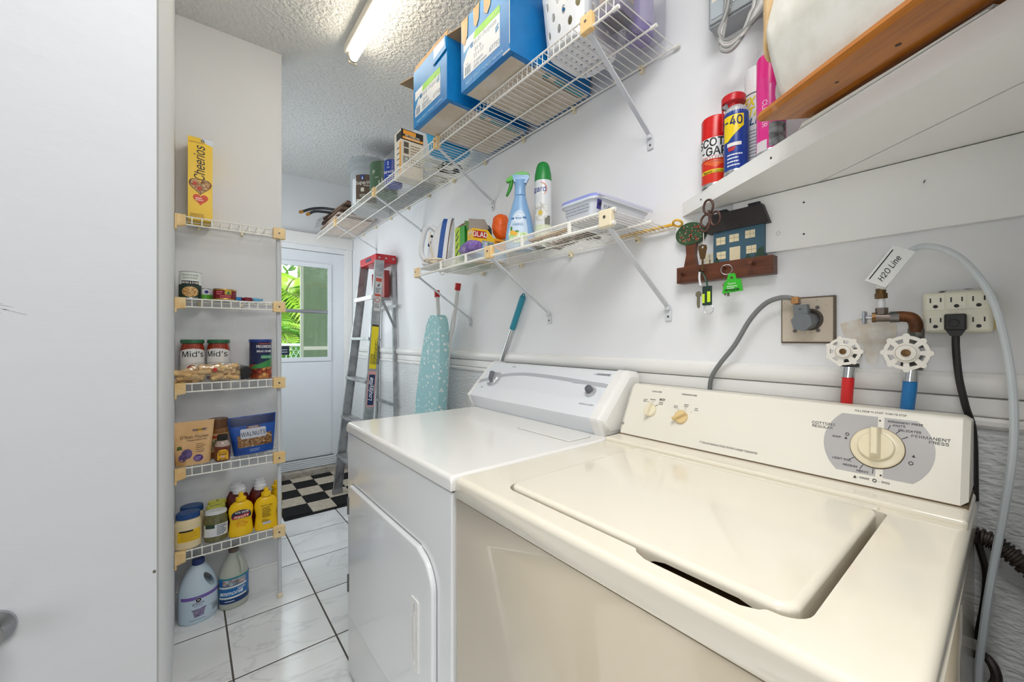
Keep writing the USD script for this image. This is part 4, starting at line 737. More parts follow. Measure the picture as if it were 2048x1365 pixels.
# ================================================================ THINGS ON THE LONG UPPER SHELF
ZU, ZL = 2.1415, 1.5668
def facing(x, y): return -math.degrees(math.atan2(x, y))
m_box = M('printed_blue_carton', '#0f86cc', .4, var='#0a76bd', vscale=5); m_boxd = M('blue_carton_side', '#0a70b6', .38, var='#0c7cc2', vscale=7)
m_brd = M('carton_inside', '#a88a68', .7); m_bot = M('carton_underside', '#d9cfc0', .75, var='#cbbda9', vscale=6)
def paper_box(label, x0, x1, y0, y1, h, lt, num):
    """a carton of paper: blue printed sides, pale underside, flaps open"""
    t = thing('paper_carton', label, 'cardboard box', (x0, (y0+y1)/2, ZU)); w = y1-y0; tk = .004
    P = lambda n, m, mat, par=t, **k: part(par, n, m, mat, world=True, **k); zt = ZU+h
    fr = P('front_panel', bx(x0, x0+tk, y0, y1, ZU, zt), m_box)
    for ya, yb in ((y0, y0+tk), (y1-tk, y1)): P('side_panel', bx(x0+tk, x1, ya, yb, ZU, zt), m_boxd)
    P('back_panel', bx(x1-tk, x1, y0+tk, y1-tk, ZU, zt), m_boxd); P('underside', bx(x0+tk, x1-tk, y0+tk, y1-tk, ZU, ZU+tk), m_bot)
    P('blue_underside_edge', cat(bx(x0+.001, x0+.022, y0+.002, y1-.002, ZU-.0006, ZU+.001), ), m_box); P('blue_side_edge', hull([(x0+.02, y0+.002, ZU-.0006), (x0+.10, y0+.001, ZU-.0006), (x0+.13, y0+.020, ZU-.0006), (x0+.02, y0+.020, ZU-.0006), (x0+.02, y0+.002, ZU+.001), (x0+.1, y0+.001, ZU+.001), (x0+.02, y0+.02, ZU+.001)]), m_boxd)
    P('teal_print', cat(*[bx(a, b, y0+.012, y0+.03, ZU-.0008, ZU) for a, b in ((x0+.17, x0+.195), (x0+.225, x1-.02))]), H('#3d8f9c')); P('underside_print', cat(*[bx(a, a+.006, y0+.036, y0+.046, ZU-.0008, ZU) for a in np.arange(x0+.18, x1-.03, .0105)]), H('#7d7568'))
    # the label, read along -y
    o = lambda m, d=0: onwall(m, x0-.0003-d, y1, ZU)
    lab = P('label', o(ext(rect(.018, w-.052, .042, lt), .0005)), H('#e3e7ec', .45), par=fr); a = lt-.026
    P('green_stripe', o(ext(Polygon([(.085, a), (w-.052, a), (w-.052, lt), (.095, lt)]), .0004), .0006), H('#7fc832'), par=lab, smooth=False); P('stripe_print', o(text('recycled', .010, w-.085, a+.008, sx=.9), .001), H('#d5ecc0'), par=lab, smooth=False)
    P('blue_sweep', o(ext(Polygon([(.018, a-.052), (.045, a-.018), (.078, a-.004), (.05, a-.008), (.018, a-.014)]), .0004), .0006), H('#2f8fc9'), par=lab, smooth=False); P('blue_square', o(ext(rect(.066, .082, a-.022, a-.004), .0004), .0006), H('#1d6fae'), par=lab, smooth=False)
    P('label_lettering', o(cat(text('Multi-Purpose', .017, .155, a-.022, sx=.88), text('20 lb', .013, .115, a-.047), text('11 x 17', .013, .118, a-.066), text('5 reams', .011, .118, .063), text('2500 sheets', .010, .128, .048), lines(1, .035, .05, .088, .004, .003)), .0006), H('#b3bbc5'), par=lab, smooth=False)
    P('number', o(text(num, .016, w-.082, .052, sx=.85), .0006), H('#9aa2ad'), par=lab, smooth=False); P('barcode', o(cat(*[bx(.030+i*.0042, .0315+i*.0042+.0012*(i % 3 == 0), .048, .078, 0, .0004) for i in range(9)]), .0006), H('#7f8ea0'), par=lab, smooth=False)
    P('swirl_mark', o(ext(Polygon([(w-.075, .095), (w-.058, .104), (w-.06, .112), (w-.074, .104), (w-.072, .110), (w-.058, .117), (w-.059, .122), (w-.076, .114)]), .0004), .0006), H('#1f86b8'), par=lab, smooth=False)
    P('edge_print', o(text('MAKE GREAT THINGS HAPPEN', .0095, w*.5, .012, sx=1.15)), H('#a8d2ee'), par=fr, smooth=False)
    return t, P, fr, o, zt
t, P, fr, o, zt = paper_box('farther of two blue paper cartons, beside the yellow tool carton', .779, 1.185, 1.372, 1.667, .247, .152, '67750')
P('flap', hull([(.779, y, zt) for y in (1.374, 1.665)]+[(.783, y, zt) for y in (1.374, 1.665)]+[(.786, 1.66, zt+.03), (.790, 1.66, zt+.03), (.788, 1.378, zt+.03), (.792, 1.378, zt+.03)]), m_brd)
P('flap', hull([(x, 1.666, z) for x in (.79, 1.17) for z in (zt, zt-.003)]+[(x, 1.755, z) for x in (.752, 1.12) for z in (zt-.012, zt-.015)]), m_brd, label='kraft-coloured flap sticking out at the far end')
f = P('flap_tongue', hull([(.774, y, z) for y, z in ((1.478, zt-.004), (1.376, zt-.004), (1.372, zt-.056), (1.476, zt-.068))]+[(.7775, y, z) for y, z in ((1.478, zt-.004), (1.376, zt-.004), (1.372, zt-.056), (1.476, zt-.068))]), m_box)
P('white_sticker', hull([(.7735, y, z) for y, z in ((1.47, zt-.006), (1.386, zt-.008), (1.384, zt-.036), (1.468, zt-.047))]+[(.7742, y, z) for y, z in ((1.47, zt-.006), (1.386, zt-.008), (1.384, zt-.036), (1.468, zt-.047))]), H('#e9e6e4'), par=f)
t, P, fr, o, zt = paper_box('nearer of two blue paper cartons, with torn tape across its top', .804, 1.195, 1.014, 1.309, .262, .178, '67750')
P('flap', hull([(x, 1.308, z) for x in (.812, 1.17) for z in (zt, zt-.003)]+[(x, 1.37, z) for x in (.775, 1.14) for z in (zt-.02, zt-.023)]), m_brd)
m_tape = M('torn_tan_tape', '#b98d4c', .35, var='#a27a40', vscale=16)
for a, b, c in ((.004, .05, .10), (.085, .125, .075), (.15, .195, .07), (.215, .24, .06)): P('tape_strip', o(ext(Polygon([(a, .262), (b, .262), (b-.004, .262-c*.72), ((a+b)/2, .262-c), (a+.004, .262-c*.8)]), .0006), .0012), m_tape, par=fr, smooth=False)
m_scr = M('worn_edge', '#c9ccd0', .7)
P('worn_edge', cat(bx(.8032, .8048, 1.0135, 1.0165, ZU+.02, zt), bx(.8032, .806, 1.0135, 1.05, ZU-.001, ZU+.004)), m_scr, par=fr)

x, y = 1.055, 2.985
t = thing('paint_bucket', 'grey five-gallon plastic paint bucket at the far end of the long shelf', 'bucket', (x, y, ZU), facing(x, y))
part(t, 'bucket', lathe([(.128, 0), (.132, .004), (.142, .27), (.148, .271), (.148, .279), (.1435, .281), (.145, .312), (.152, .313), (.152, .321), (.147, .323), (.148, .345), (.155, .347), (.155, .356), (.15, .36), (.142, .36), (.138, .34), (0, .335)], 44), M('grey_bucket_plastic', '#a7adb1', .35))
for k in range(10): a = k*.628; part(t, 'rim_tab', bx(-.003, .003, -.003, .003, .356, .368).apply_translation([.15*math.cos(a), .15*math.sin(a), 0]), M('grey_bucket_plastic', '#a7adb1'))
rr = .1365; wq = lambda m, a=0: wrap(m, rr, a); part(t, 'white_label', wq(ext(rect(-.145, -.098, .035, .232), .003)), H('#dfe2e4', .4), smooth=False); part(t, 'brown_label', wq(ext(rect(-.105, .04, .035, .232), .0045)), H('#5a4a3c', .4), smooth=False)
part(t, 'emblem', wq(ext(rect(-.067, -.042, .195, .228), .0055)), H('#27408c', .4), smooth=False); part(t, 'emblem_mark', wq(cat(ext(disc(-.0545, .204, .006), .0066), ext(rect(-.0565, -.0525, .208, .222), .0066))), H('#e6e6ea', .4), smooth=False)
part(t, 'lettering', wq(cat(text('SuperPaint', .024, -.03, .163, d=.006, sx=.92), text('EXTERIOR', .008, -.02, .150, d=.006), text('LATEX', .007, -.055, .072, d=.006), text('SATIN', .01, -.055, .083, d=.006), lines(2, -.1, -.072, .058, .009, .006, d=.006, seed=51))), H('#efede6', .4), smooth=False)
part(t, 'label_badge', wq(cat(ext(rect(-.066, -.043, .112, .139, .004), .0058), )), H('#d9d4c8', .4), smooth=False)
x, y = .99, 2.565
t = thing('green_paint_can', 'dark green spattered paint can between the grey bucket and the blue can', 'paint can', (x, y, ZU), facing(x, y))
part(t, 'body', lathe([(.082, 0), (.085, .002), (.085, .185), (.082, .189), (.082, .193), (.076, .195), (.07, .19), (0, .19)], 36), M('spattered_green', '#4c6a50', .4, var='#e0e4dc', vscale=34, vpos=(.66, .70)))
part(t, 'lettering', wrap(cat(text('P', .026, -.064, .11, d=.001), lines(1, -.055, -.03, .09, .01, .004, d=.001)), .085), H('#d5dad2'), smooth=False); part(t, 'drips', wrap(cat(*[ext(rect(a, a+.006, b, b+.024, .002), .0012) for a, b in ((-.03, .045), (-.012, .058), (.004, .04))]), .085), H('#d5dad2'), smooth=False)
x, y = .975, 2.372
t = thing('blue_paint_can', 'small royal blue paint can against the yellow and black tool carton', 'paint can', (x, y, ZU), facing(x, y))
part(t, 'body', lathe([(.052, 0), (.054, .002), (.054, .138), (.051, .142), (.05, .145), (.045, .146), (.043, .142), (0, .142)], 32), M('royal_blue_label', '#1c3f9c', .35)); part(t, 'lettering', wrap(cat(text('SuperPaint', .017, -.014, .062, d=.001), lines(1, -.035, .02, .05, .006, .003, d=.001)), .054), H('#eef0f4'), smooth=False); part(t, 'emblem', wrap(cat(ext(rect(-.035, -.027, .118, .132), .001), ext(disc(-.031, .112, .005), .001), lines(2, -.038, -.02, .1, .006, .003, d=.001)), .054), H('#b9c6ea'), smooth=False)
x0, x1, y0, y1, hh = .946, 1.082, 2.187, 2.280, .272
t = thing('tool_carton', 'white, black and orange carton standing upright in the middle of the long shelf', 'cardboard box', (x0, y0, ZU))
P = lambda n, m, mat, par=t, **k: part(par, n, m, mat, world=True, **k)
P('carton', bx(x0, x1, y0, y1, ZU, ZU+hh), H('#e5ddd0', .5)); of = lambda m, d=0: onfront(m, x0, y0-.0003-d, ZU); ol = lambda m, d=0: onwall(m, x0-.0003-d, y1, ZU)
P('black_top_band', of(ext(rect(0, .136, .212, .272), .0005)), H('#221f1c'), smooth=False); P('orange_stripe', of(cat(ext(rect(.008, .136, .218, .232), .0005), ), .0006), H('#f0a63a'), smooth=False); P('orange_panel', of(ext(rect(.012, .09, .245, .268), .0005), .0006), H('#eea23a'), smooth=False)
P('band_lettering', of(cat(text('18V CORDLESS', .009, .068, .235, bold=True), text('DRILL DRIVER', .009, .07, .2205, bold=True)), .0012), H('#f4ead8'), smooth=False)
P('orange_edge', ol(ext(rect(.07, .093, 0, .2), .0005)), H('#eda73c'), smooth=False); P('black_end_band', ol(ext(rect(.03, .093, .215, .258), .0005)), H('#2a2622'), smooth=False); P('end_ticks', ol(cat(*[bx(.035, .07, .04+.032*i, .046+.032*i, 0, .0005) for i in range(5)])), H('#4c443a'), smooth=False)
for k, (a, b) in enumerate(((.016, .172), (.016, .135))): P('photo_square', of(ext(rect(a, a+.03, b, b+.03), .0005)), H('#5c5750'), smooth=False)
P('side_photo', of(ext(rect(.012, .05, .08, .12), .0005)), speck('tool_picture', '#6a6f70', '#c0c8c8', '#e6e6e0', 60), smooth=False); P('small_print', of(cat(lines(8, .058, .13, .19, .016, .005, seed=61), ext(disc(.022, .055, .006).difference(disc(.022, .055, .004)), .0005), ext(disc(.042, .055, .006).difference(disc(.042, .055, .004)), .0005))), H('#8a7d70'), smooth=False)
# blue tub and cords
t = thing('blue_tub', 'sky-blue plastic tub between the tool carton and the blue paper carton', 'tub', (1.03, 1.785, ZU))
ro = lambda x, y, r: np.array(rect(-x, x, -y, y, r).exterior.coords)
fr3 = lambda a, b, z0, z1, c: hull(np.vstack([np.c_[ro(*a), np.full(len(ro(*a)), z0+.006)], np.c_[ro(a[0]-.006, a[1]-.006, a[2]), np.full(len(ro(*a)), z0)], np.c_[ro(*b), np.full(len(ro(*b)), z1)]]))
part(t, 'tub', cut(fr3((.085, .082, .04), (.105, .103, .045), 0, .15, 0), fr3((.081, .078, .038), (.1015, .0995, .043), .005, .16, 0)), M('sky_blue_plastic', '#24a0d4', .35), smooth=40)
part(t, 'rim', tube(np.c_[ro(.105, .103, .045)[:-1], np.full(len(ro(.105, .103, .045))-1, .15)], .003, 6, closed=True), M('sky_blue_plastic', '#24a0d4'))
def coil(label, x, y, col, seed, n=5, r=.07, sx=1.):
    q = random.Random(seed); t = thing('cord_bundle', label, 'cable', (x, y, ZU)); pts = []
    for i in range(n*9):
        a = i*.7+q.uniform(-.1, .1); rr = r*q.uniform(.65, 1.1); pts.append((rr*math.cos(a)*sx, rr*math.sin(a), .004+.003*(i//9)+q.uniform(0, .004)))
    part(t, 'cord', tube(pts, .0032, 6, 3), H(col, .45)); part(t, 'plug', rb(.02, .05, -.008, .008, .0, .014, .004), H(col, .45)); return t
coil('black cord coiled on the shelf behind the sky-blue tub', 1.125, 1.945, '#1f2a26', 5, 4, .062); coil('white cord coiled on the shelf beside the black cord', 1.02, 1.985, '#dcd6c8', 9, 4, .075)
coil('grey cord lying near the wall by the tool carton', 1.14, 2.13, '#b8b4ac', 12, 3, .06)
t = thing('grey_tray', 'flat grey tray on the long shelf between the blue can and the wall', 'tray', (1.14, 2.5, ZU)); part(t, 'tray', rb(1.087, 1.19, 2.235, 2.80, ZU, ZU+.012, .004), H('#8d9093', .5), world=True); part(t, 'lip', cat(rb(1.087, 1.19, 2.235, 2.241, ZU+.008, ZU+.02, .002)), H('#8d9093', .5), world=True)
# flattened cartons at the far end
m_cb = M('flat_brown_board', '#7d6755', .7, var='#6b5647', vscale=9); m_cb2 = M('pale_foam_board', '#d2bfb0', .75, var='#c4ae9e', vscale=12)
for i, (yy, xx, z, tl, mm, l) in enumerate(((3.545, 1.035, .002, 0, m_cb2, 'lowest pale flattened board of the stack at the end of the long shelf'), (3.52, 1.04, .026, 1.5, m_cb2, 'second flattened board up, pale with a dark edge'), (3.5, 1.045, .058, 4.0, m_cb, 'brown flattened carton above the pale boards'), (3.47, 1.06, .090, 6.0, m_cb, 'topmost brown flattened carton, lifted at one side'))):
    t = thing('flattened_carton', l, 'cardboard', (xx, yy, ZU+z+.003), 2*i-3, None, tilt=(0, tl))
    part(t, 'board', rb(-.14, .14, -.30, .30, 0, .0085, .002), mm, smooth=False); part(t, 'under_layer', rb(-.136, .138, -.295, .298, .0085, .0165, .002), m_cb, smooth=False); part(t, 'crease', bx(-.139, .139, -.012, -.008, -.0004, .0006), H('#54463b'), smooth=False)
for l, e, p2, p3, p4, r_ in (('black hose whose brass end sticks out over the door header', (.715, 3.60, 2.238), (.79, 3.58, 2.272), (.87, 3.55, 2.285), (.97, 3.50, 2.275), .0105), ('shorter black hose end below the other hose', (.76, 3.57, 2.222), (.795, 3.56, 2.245), (.84, 3.545, 2.252), (.92, 3.52, 2.25), .0105)):
    t = thing('rubber_hose', l, 'hose', e); e = np.array(e); d_ = np.array(p2)-e; d_ /= np.linalg.norm(d_)
    part(t, 'hose', tube([e+d_*.012, p2, p3, p4], r_, 10, 6), H('#24262b', .4), world=True)
    part(t, 'brass_end', cat(cyl(e-d_*.012, e+d_*.012, .0125, 12), cyl(e-d_*.02, e-d_*.012, .0095, 12)), M('brass', '#c08a45', .3, .9), world=True); part(t, 'bore', cyl(e-d_*.0205, e-d_*.0195, .006, 10), m_dark, world=True)
t = thing('crumpled_manual', 'grey printed leaflet tucked against the far carton stack', 'leaflet', (.852, 3.62, ZU+.05)); part(t, 'sheet', hull([(.0, -.05, -.045), (.02, -.06, .035), (.006, .1, .035), (-.012, .11, -.04), (.003, -.05, -.045), (.022, -.06, .035)]), M('grey_leaflet', '#b9b8b6', .6, var='#8f8f90', vscale=30))
# perforated basket
t = thing('perforated_basket', 'white perforated plastic basket next to the nearer blue carton', 'basket', (1.015, .895, ZU))
def ringr(a, z): return np.c_[ro(*a), np.full(len(ro(*a)), z)]
outer = hull(np.vstack([ringr((.100, .080, .05), 0), ringr((.105, .084, .05), .006), ringr((.122, .102, .06), .22)])); inner = hull(np.vstack([ringr((.101, .080, .048), .004), ringr((.1185, .0985, .057), .23)]))
holes = []
for i in range(4):
    z = .045+.045*i
    for k in range(14):
        a = 2*math.pi*(k+.5*(i % 2))/14; holes.append(place(ext(ell(0, 0, .0075, .0135), .2), (.06*math.cos(a), .045*math.sin(a), z), (-math.sin(a), math.cos(a), 0), EZ))
for i in range(7):
    for j in range(5): holes.append(cyl((-.072+.024*i, -.05+.025*j, -.01), (-.072+.024*i, -.05+.025*j, .02), .0042, 8))
part(t, 'basket', cut(outer, inner, *holes), M('white_basket_plastic', '#e9ebee', .35), smooth=35)
t2 = thing('cream_towel', 'cream folded towel inside the white perforated basket', 'towel', (1.015, .895, ZU+.005))
s = trimesh.creation.icosphere(3, 1.0); s.vertices = s.vertices*[.08, .06, .085]+[0, 0, .088]; s.vertices += (meshkit.fbm(s.vertices*30, 3)[:, None]-.5)*.012; part(t2, 'cloth', s, M('cream_cloth', '#e8dcae', .85, bump=.5, bscale=90, bdist=.004))
# clear bin with purple bottle
t = thing('clear_bin', 'clear plastic bin at the near end of the long shelf', 'storage bin', (1.045, .732, ZU))
outer = hull(np.vstack([ringr((.112, .052, .02), 0), ringr((.117, .057, .02), .008), ringr((.122, .060, .022), .19)])); inner = hull(np.vstack([ringr((.114, .054, .018), .003), ringr((.1195, .0575, .02), .2)]))
m_clear = usdkit.material(stage, '/World/Looks/clear_plastic', {'t': ('transparent_bsdf', {'color': (.93, .93, .95)}), 'g': ('principled_bsdf', {'base_color': lin('#e6e6ee'), 'roughness': .15}), 'm': ('mix_closure', {'fac': .16})}, [('t.BSDF', 'm.closure1'), ('g.BSDF', 'm.closure2')], surface='m.closure')
part(t, 'bin', cut(outer, inner), m_clear, smooth=35); part(t, 'rim', tube(np.c_[ro(.123, .061, .022)[:-1], np.full(len(ro(.123, .061, .022))-1, .19)], .0035, 6, closed=True), m_clear)
part(t, 'moulded_dots', cat(*[cyl((-.02+.016*i, -.02+.014*j, -.0006), (-.02+.016*i, -.02+.014*j, .001), .0032, 8) for i in range(4) for j in range(3)]), H('#8d8880'), kind='stuff')
t = thing('purple_bottle', 'purple bottle standing in the clear bin', 'bottle', (1.10, .735, ZU+.004)); part(t, 'bottle', lathe([(.038, 0), (.043, .006), (.043, .12), (.03, .15), (.016, .165)], 26, 1, .95), H('#8c7ac4', .35)); part(t, 'cap', lathe([(.017, .164), (.018, .165), (.018, .185), (0, .186)], 20), H('#d9d6e6')); part(t, 'label', band(.0435, .03, .1, .1, .2, sy=.95), H('#b9add8'))
t = thing('brown_carton', 'small dark brown and violet carton in the clear bin beside the purple bottle', 'carton', (.985, .735, ZU+.004), 6); part(t, 'carton', bx(-.034, .034, -.036, .036, 0, .15), H('#3d2c30'), False); part(t, 'tan_band', cat(bx(-.0345, .0345, -.0365, .0365, .05, .07)), H('#9b7440'), False); part(t, 'violet_end', bx(-.0345, .0345, -.0365, .0365, 0, .035), H('#5b4578'), False)

# ================================================================ THINGS ON THE LOWER SHELF
t = thing('steam_iron', 'white and blue steam iron standing on its heel on the lower shelf', 'iron', (.99, 1.785, ZL), -40, tilt=(0, 6))
iw = M('white_iron_plastic', '#e3e6ec', .3); bl = M('blue_iron_plastic', '#2a5aa8', .25)
def boat(x0, x1, w, h0, h1, tip=.25):
    z = np.linspace(0, 1, 12); hw = w*np.sqrt(np.clip(1-z**2.2, 0, 1)); P_ = [(x, s*max(a, .001), h0+(h1-h0)*b) for x in (x0, x1) for a, b in zip(hw, z) for s in (-1, 1)]; return hull(P_)
part(t, 'soleplate', boat(.026, .031, .052, .008, .252), M('steel_sole', '#c9c9c8', .2, .9)); part(t, 'heat_gap', boat(.022, .026, .050, .008, .25), H('#7b5a48', .5)); part(t, 'skirt', boat(.004, .022, .058, .004, .255), iw)
part(t, 'blue_tank', boat(-.02, .004, .056, .006, .245), bl); part(t, 'body', hull(np.vstack([boat(-.02, -.019, .055, .006, .24).vertices, boat(-.055, -.054, .045, .006, .19).vertices, boat(-.075, -.074, .028, .006, .12).vertices])), iw, smooth=45)
part(t, 'handle', tube([(-.05, 0, .18), (-.085, 0, .20), (-.108, 0, .175), (-.117, 0, .11), (-.11, 0, .05), (-.075, 0, .02)], .0135, 12, 6), iw); part(t, 'heel', rb(-.10, .005, -.038, .038, 0, .02, .006), iw)
part(t, 'dial', cyl((-.06, -.012, .105), (-.078, -.014, .11), .014, 18), H('#23307a', .3)); part(t, 'button', cyl((-.06, -.02, .145), (-.07, -.024, .148), .006, 12), m_dark); part(t, 'vent_ring', ring((-.02, -.044, .06), .022, .0025, np.array([.2, 1., 0]), 20, 6, 1.6), H('#6a6d74')); part(t, 'screw_dot', cyl((-.02, -.0335, .175), (-.02, -.0365, .175), .004, 10), m_dark)
q = random.Random(2)
part(t, 'cord', tube([(-.045+.0*i+.03*math.cos(i*.9)*q.uniform(.7, 1.3), -.05+.002*i+.055*math.sin(i*.9)*q.uniform(.8, 1.1), .006+.0035*(i//7)+q.uniform(0, .006)) for i in range(30)]+[(-.02, .04, .05), (-.03, .05, .12), (-.02, .06, .17)], .0036, 7, 4).apply_translation([.945, 1.73, ZL]), M('cream_cord', '#e6d8c4', .6), world=True)
t = thing('tall_green_box', 'tall lime-green box standing between the iron and the trash bag carton', 'cardboard box', (1.0, 1.59, ZL)); P = lambda n, m, mat, par=t, **k: part(par, n, m, mat, world=True, **k)
P('carton', bx(1.0, 1.10, 1.598, 1.682, ZL, 1.742), H('#33a02f', .4)); P('lime_half', onwall(ext(rect(0, .043, 0, .175), .0005), .9997, 1.682, ZL), M('lime_print', '#b8d42c', .4), smooth=False)
P('leaf_print', onwall(cat(*[ext(Polygon([(.006, z), (.03, z+.022), (.036, z+.02), (.014, z-.004)]), .0005) for z in (.012, .045, .08, .115, .14)]), .9991, 1.682, ZL), H('#2d5a28'), smooth=False); P('open_flap', hull([(1.0, 1.681, 1.742), (1.0, 1.60, 1.742), (1.03, 1.67, 1.768), (1.03, 1.61, 1.768), (1.003, 1.681, 1.742), (1.033, 1.66, 1.768)]), H('#7a5a40', .7)); P('side_green', onfront(ext(rect(0, .1, 0, .174), .0005), 1.0, 1.5975, ZL), H('#279030', .4), smooth=False)
t = thing('trash_bag_carton', 'yellow and blue trash bag carton with its flap torn open', 'cardboard box', (.98, 1.5, ZL), -10); x0, y0 = .98, 1.5; XF[t] = trimesh.transformations.translation_matrix((-.98, -1.5, -ZL)); P = lambda n, m, mat, par=t, **k: part(par, n, m, mat, world=True, **k)
P('carton', onfront(ext(Polygon([(0, 0), (.168, 0), (.168, .098), (.1, .106), (.074, .137), (0, .137)]), .06), x0, 1.56, ZL), H('#f2c21c', .4), smooth=False); of = lambda m, d=0: onfront(m, x0, y0-.0003-d, ZL); ol = lambda m, d=0: onwall(m, x0-.0003-d, 1.56, ZL)
P('blue_front', of(ext(Polygon([(0, 0), (.168, 0), (.168, .045), (.1, .07), (0, .08)]), .0005)), H('#1f8fcc', .4), smooth=False); P('orange_flash', of(ext(Polygon([(.108, .1), (.168, .095), (.168, .04), (.108, .06)]), .0005), .0006), H('#ea8f22', .4), smooth=False)
P('red_badge', of(ext(rect(.004, .068, .097, .128, .002), .0005), .0006), H('#b3261e', .4), smooth=False); P('badge_lettering', of(text('GLAD', .021, .036, .102, bold=True, sx=.95), .0012), H('#f4f0e6'), smooth=False)
P('bin_picture', of(ext(Polygon([(.055, .02), (.095, .02), (.105, .085), (.045, .088)]), .0005), .0006), speck('bin_picture', '#6f8794', '#b9c7ce', '#e6ecee', 60), smooth=False); P('flower_picture', of(cat(ext(disc(.02, .055, .016), .0005), ext(disc(.09, .045, .018), .0005)), .0012), speck('flower_picture', '#c2a0b4', '#ecd8dc', '#e2a29a', 120), smooth=False)
P('icon_row', of(cat(*[ext(disc(.117+.0138*i, .073-.002*i, .006).difference(disc(.117+.0138*i, .073-.002*i, .0035)), .0005) for i in range(4)], lines(1, .112, .165, .09, .005, .004, seed=71)), .0012), H('#3a2a18'), smooth=False)
P('blue_end', ol(ext(Polygon([(0, 0), (.06, 0), (.06, .085), (0, .09)]), .0005)), H('#5fb4e0', .4), smooth=False); P('end_print', ol(cat(text('GLAD', .012, .036, .115, bold=True, slant=.3), ext(disc(.036, .066, .015).difference(disc(.036, .066, .010)), .0005), lines(2, .012, .06, .02, .008, .003, seed=72)), .0006), H('#e9eef2'), smooth=False)
P('torn_flap', hull([(.985, 1.555, ZL+.137), (1.053, 1.555, ZL+.137), (1.0, 1.59, ZL+.205), (1.08, 1.59, ZL+.212), (1.1, 1.58, ZL+.17), (.985, 1.558, ZL+.137), (1.053, 1.558, ZL+.137)]), H('#a79f96', .7)); P('printed_flap', hull([(.982, 1.558, ZL+.136), (1.02, 1.558, ZL+.136), (.975, 1.585, ZL+.19), (1.015, 1.59, ZL+.195), (.982, 1.561, ZL+.136)]), H('#6f8f58', .5))
t = thing('green_bottle', 'green bottle with a black rounded lid behind the trash bag carton', 'bottle', (1.145, 1.645, ZL)); part(t, 'bottle', lathe([(.03, 0), (.034, .004), (.034, .165)], 24), H('#3c8a35', .4)); part(t, 'lid', lathe([(.035, .163), (.037, .166), (.036, .19), (.025, .205), (0, .209)], 24), H('#1d2420', .4))
def blob(sc, seed, amp=.2, f=14, p=.85):
    s = trimesh.creation.icosphere(3, 1.0); v = np.sign(s.vertices)*np.abs(s.vertices)**p; s.vertices = v*sc; s.vertices *= 1+amp*(meshkit.fbm(s.vertices*f/.1*.1+7, 3, seed)[:, None]-.5)*2; s.vertices[:, 2] -= s.vertices[:, 2].min(); return s
t = thing('orange_bag', 'bright orange plastic bag slumped on the trash bag carton behind the spray bottle', 'bag', (1.135, 1.497, ZL+.1075)); b = blob(np.array([.042, .040, .056]), 3, .2, 22); part(t, 'bag', b, M('orange_plastic', '#f5681c', .35, bump=.8, bscale=30, bdist=.012))
t = thing('purple_bag', 'shiny purple snack bag lying on the shelf edge before the trash bag carton', 'bag', (.925, 1.43, ZL), 78); b = blob(np.array([.085, .038, .027]), 8, .3, 26); part(t, 'bag', b, M('purple_foil', '#6a4a9c', .25, bump=.8, bscale=45, bdist=.01, var='#8d72b8', vscale=30)); part(t, 'yellow_corner', hull([(.06, -.03, .012), (.1, -.02, .016), (.095, .0, .022), (.07, .01, .03), (.062, -.028, .008)]), H('#e6b92c'))
x, y = 1.03, 1.233
t = thing('spray_bottle', 'pale blue trigger spray bottle with a green nozzle', 'spray bottle', (x, y, ZL), facing(x, y)); m_feb = M('pale_blue_bottle', '#88b2dc', .3)
part(t, 'bottle', lathe([(.93, 0), (1, .004), (1.02, .03), (1, .06), (.9, .10), (.72, .145), (.52, .185), (.40, .212), (.37, .222)], 40, .0565, .036), m_feb); part(t, 'collar', lathe([(.0225, .216), (.0225, .222), (.021, .24), (.022, .262), (.026, .276)], 28, 1, .8), m_feb)
part(t, 'head', hull([(x, s*y, z) for x, y, z in ((-.024, .014, .268), (.024, .014, .262), (.036, .012, .286), (.034, .011, .300), (.014, .010, .3055), (-.03, .010, .298), (-.028, .013, .28))for s in (-1, 1)]), m_feb, smooth=45)
gg = M('spray_green', '#4cae30', .35)
part(t, 'nozzle_top', hull([(x, s*y, z) for x, y, z in ((.0375, .0115, .296), (.03, .012, .304), (.012, .0105, .3095), (-.02, .0105, .303), (-.052, .008, .282), (-.056, .008, .272), (-.05, .008, .268), (-.03, .0105, .282)) for s in (-1, 1)]), gg, smooth=45)
part(t, 'trigger', tube([(-.034, 0, .272), (-.038, 0, .25), (-.045, 0, .232), (-.053, 0, .215)], [.008, .0075, .006, .0045], 10, 4), M('dark_spray_green', '#2f8a22', .35), smooth=45)
lp = Polygon(spline([(-.042, .03), (-.045, .06), (-.036, .1), (-.022, .14), (0, .152), (.016, .14), (.026, .1), (.03, .06), (.024, .03), (-.01, .022), (-.042, .03)], 6)); wb_ = lambda m: None
def onbottle(m, out=.0006):
    pr = np.array([(.93, 0), (1, .004), (1.02, .03), (1, .06), (.9, .10), (.72, .145), (.52, .185), (.40, .212)]); m = m.copy().subdivide_to_size(.012, max_iter=10) if len(m.faces) < 2500 else m.copy(); v = m.vertices
    k = np.interp(v[:, 1], pr[:, 1], pr[:, 0]); a = np.clip(v[:, 0]/(k*.0565), -.98, .98); m.vertices = np.c_[v[:, 0], -np.sqrt(1-a*a)*k*.036-out-v[:, 2], v[:, 1]]; m.invert(); return m
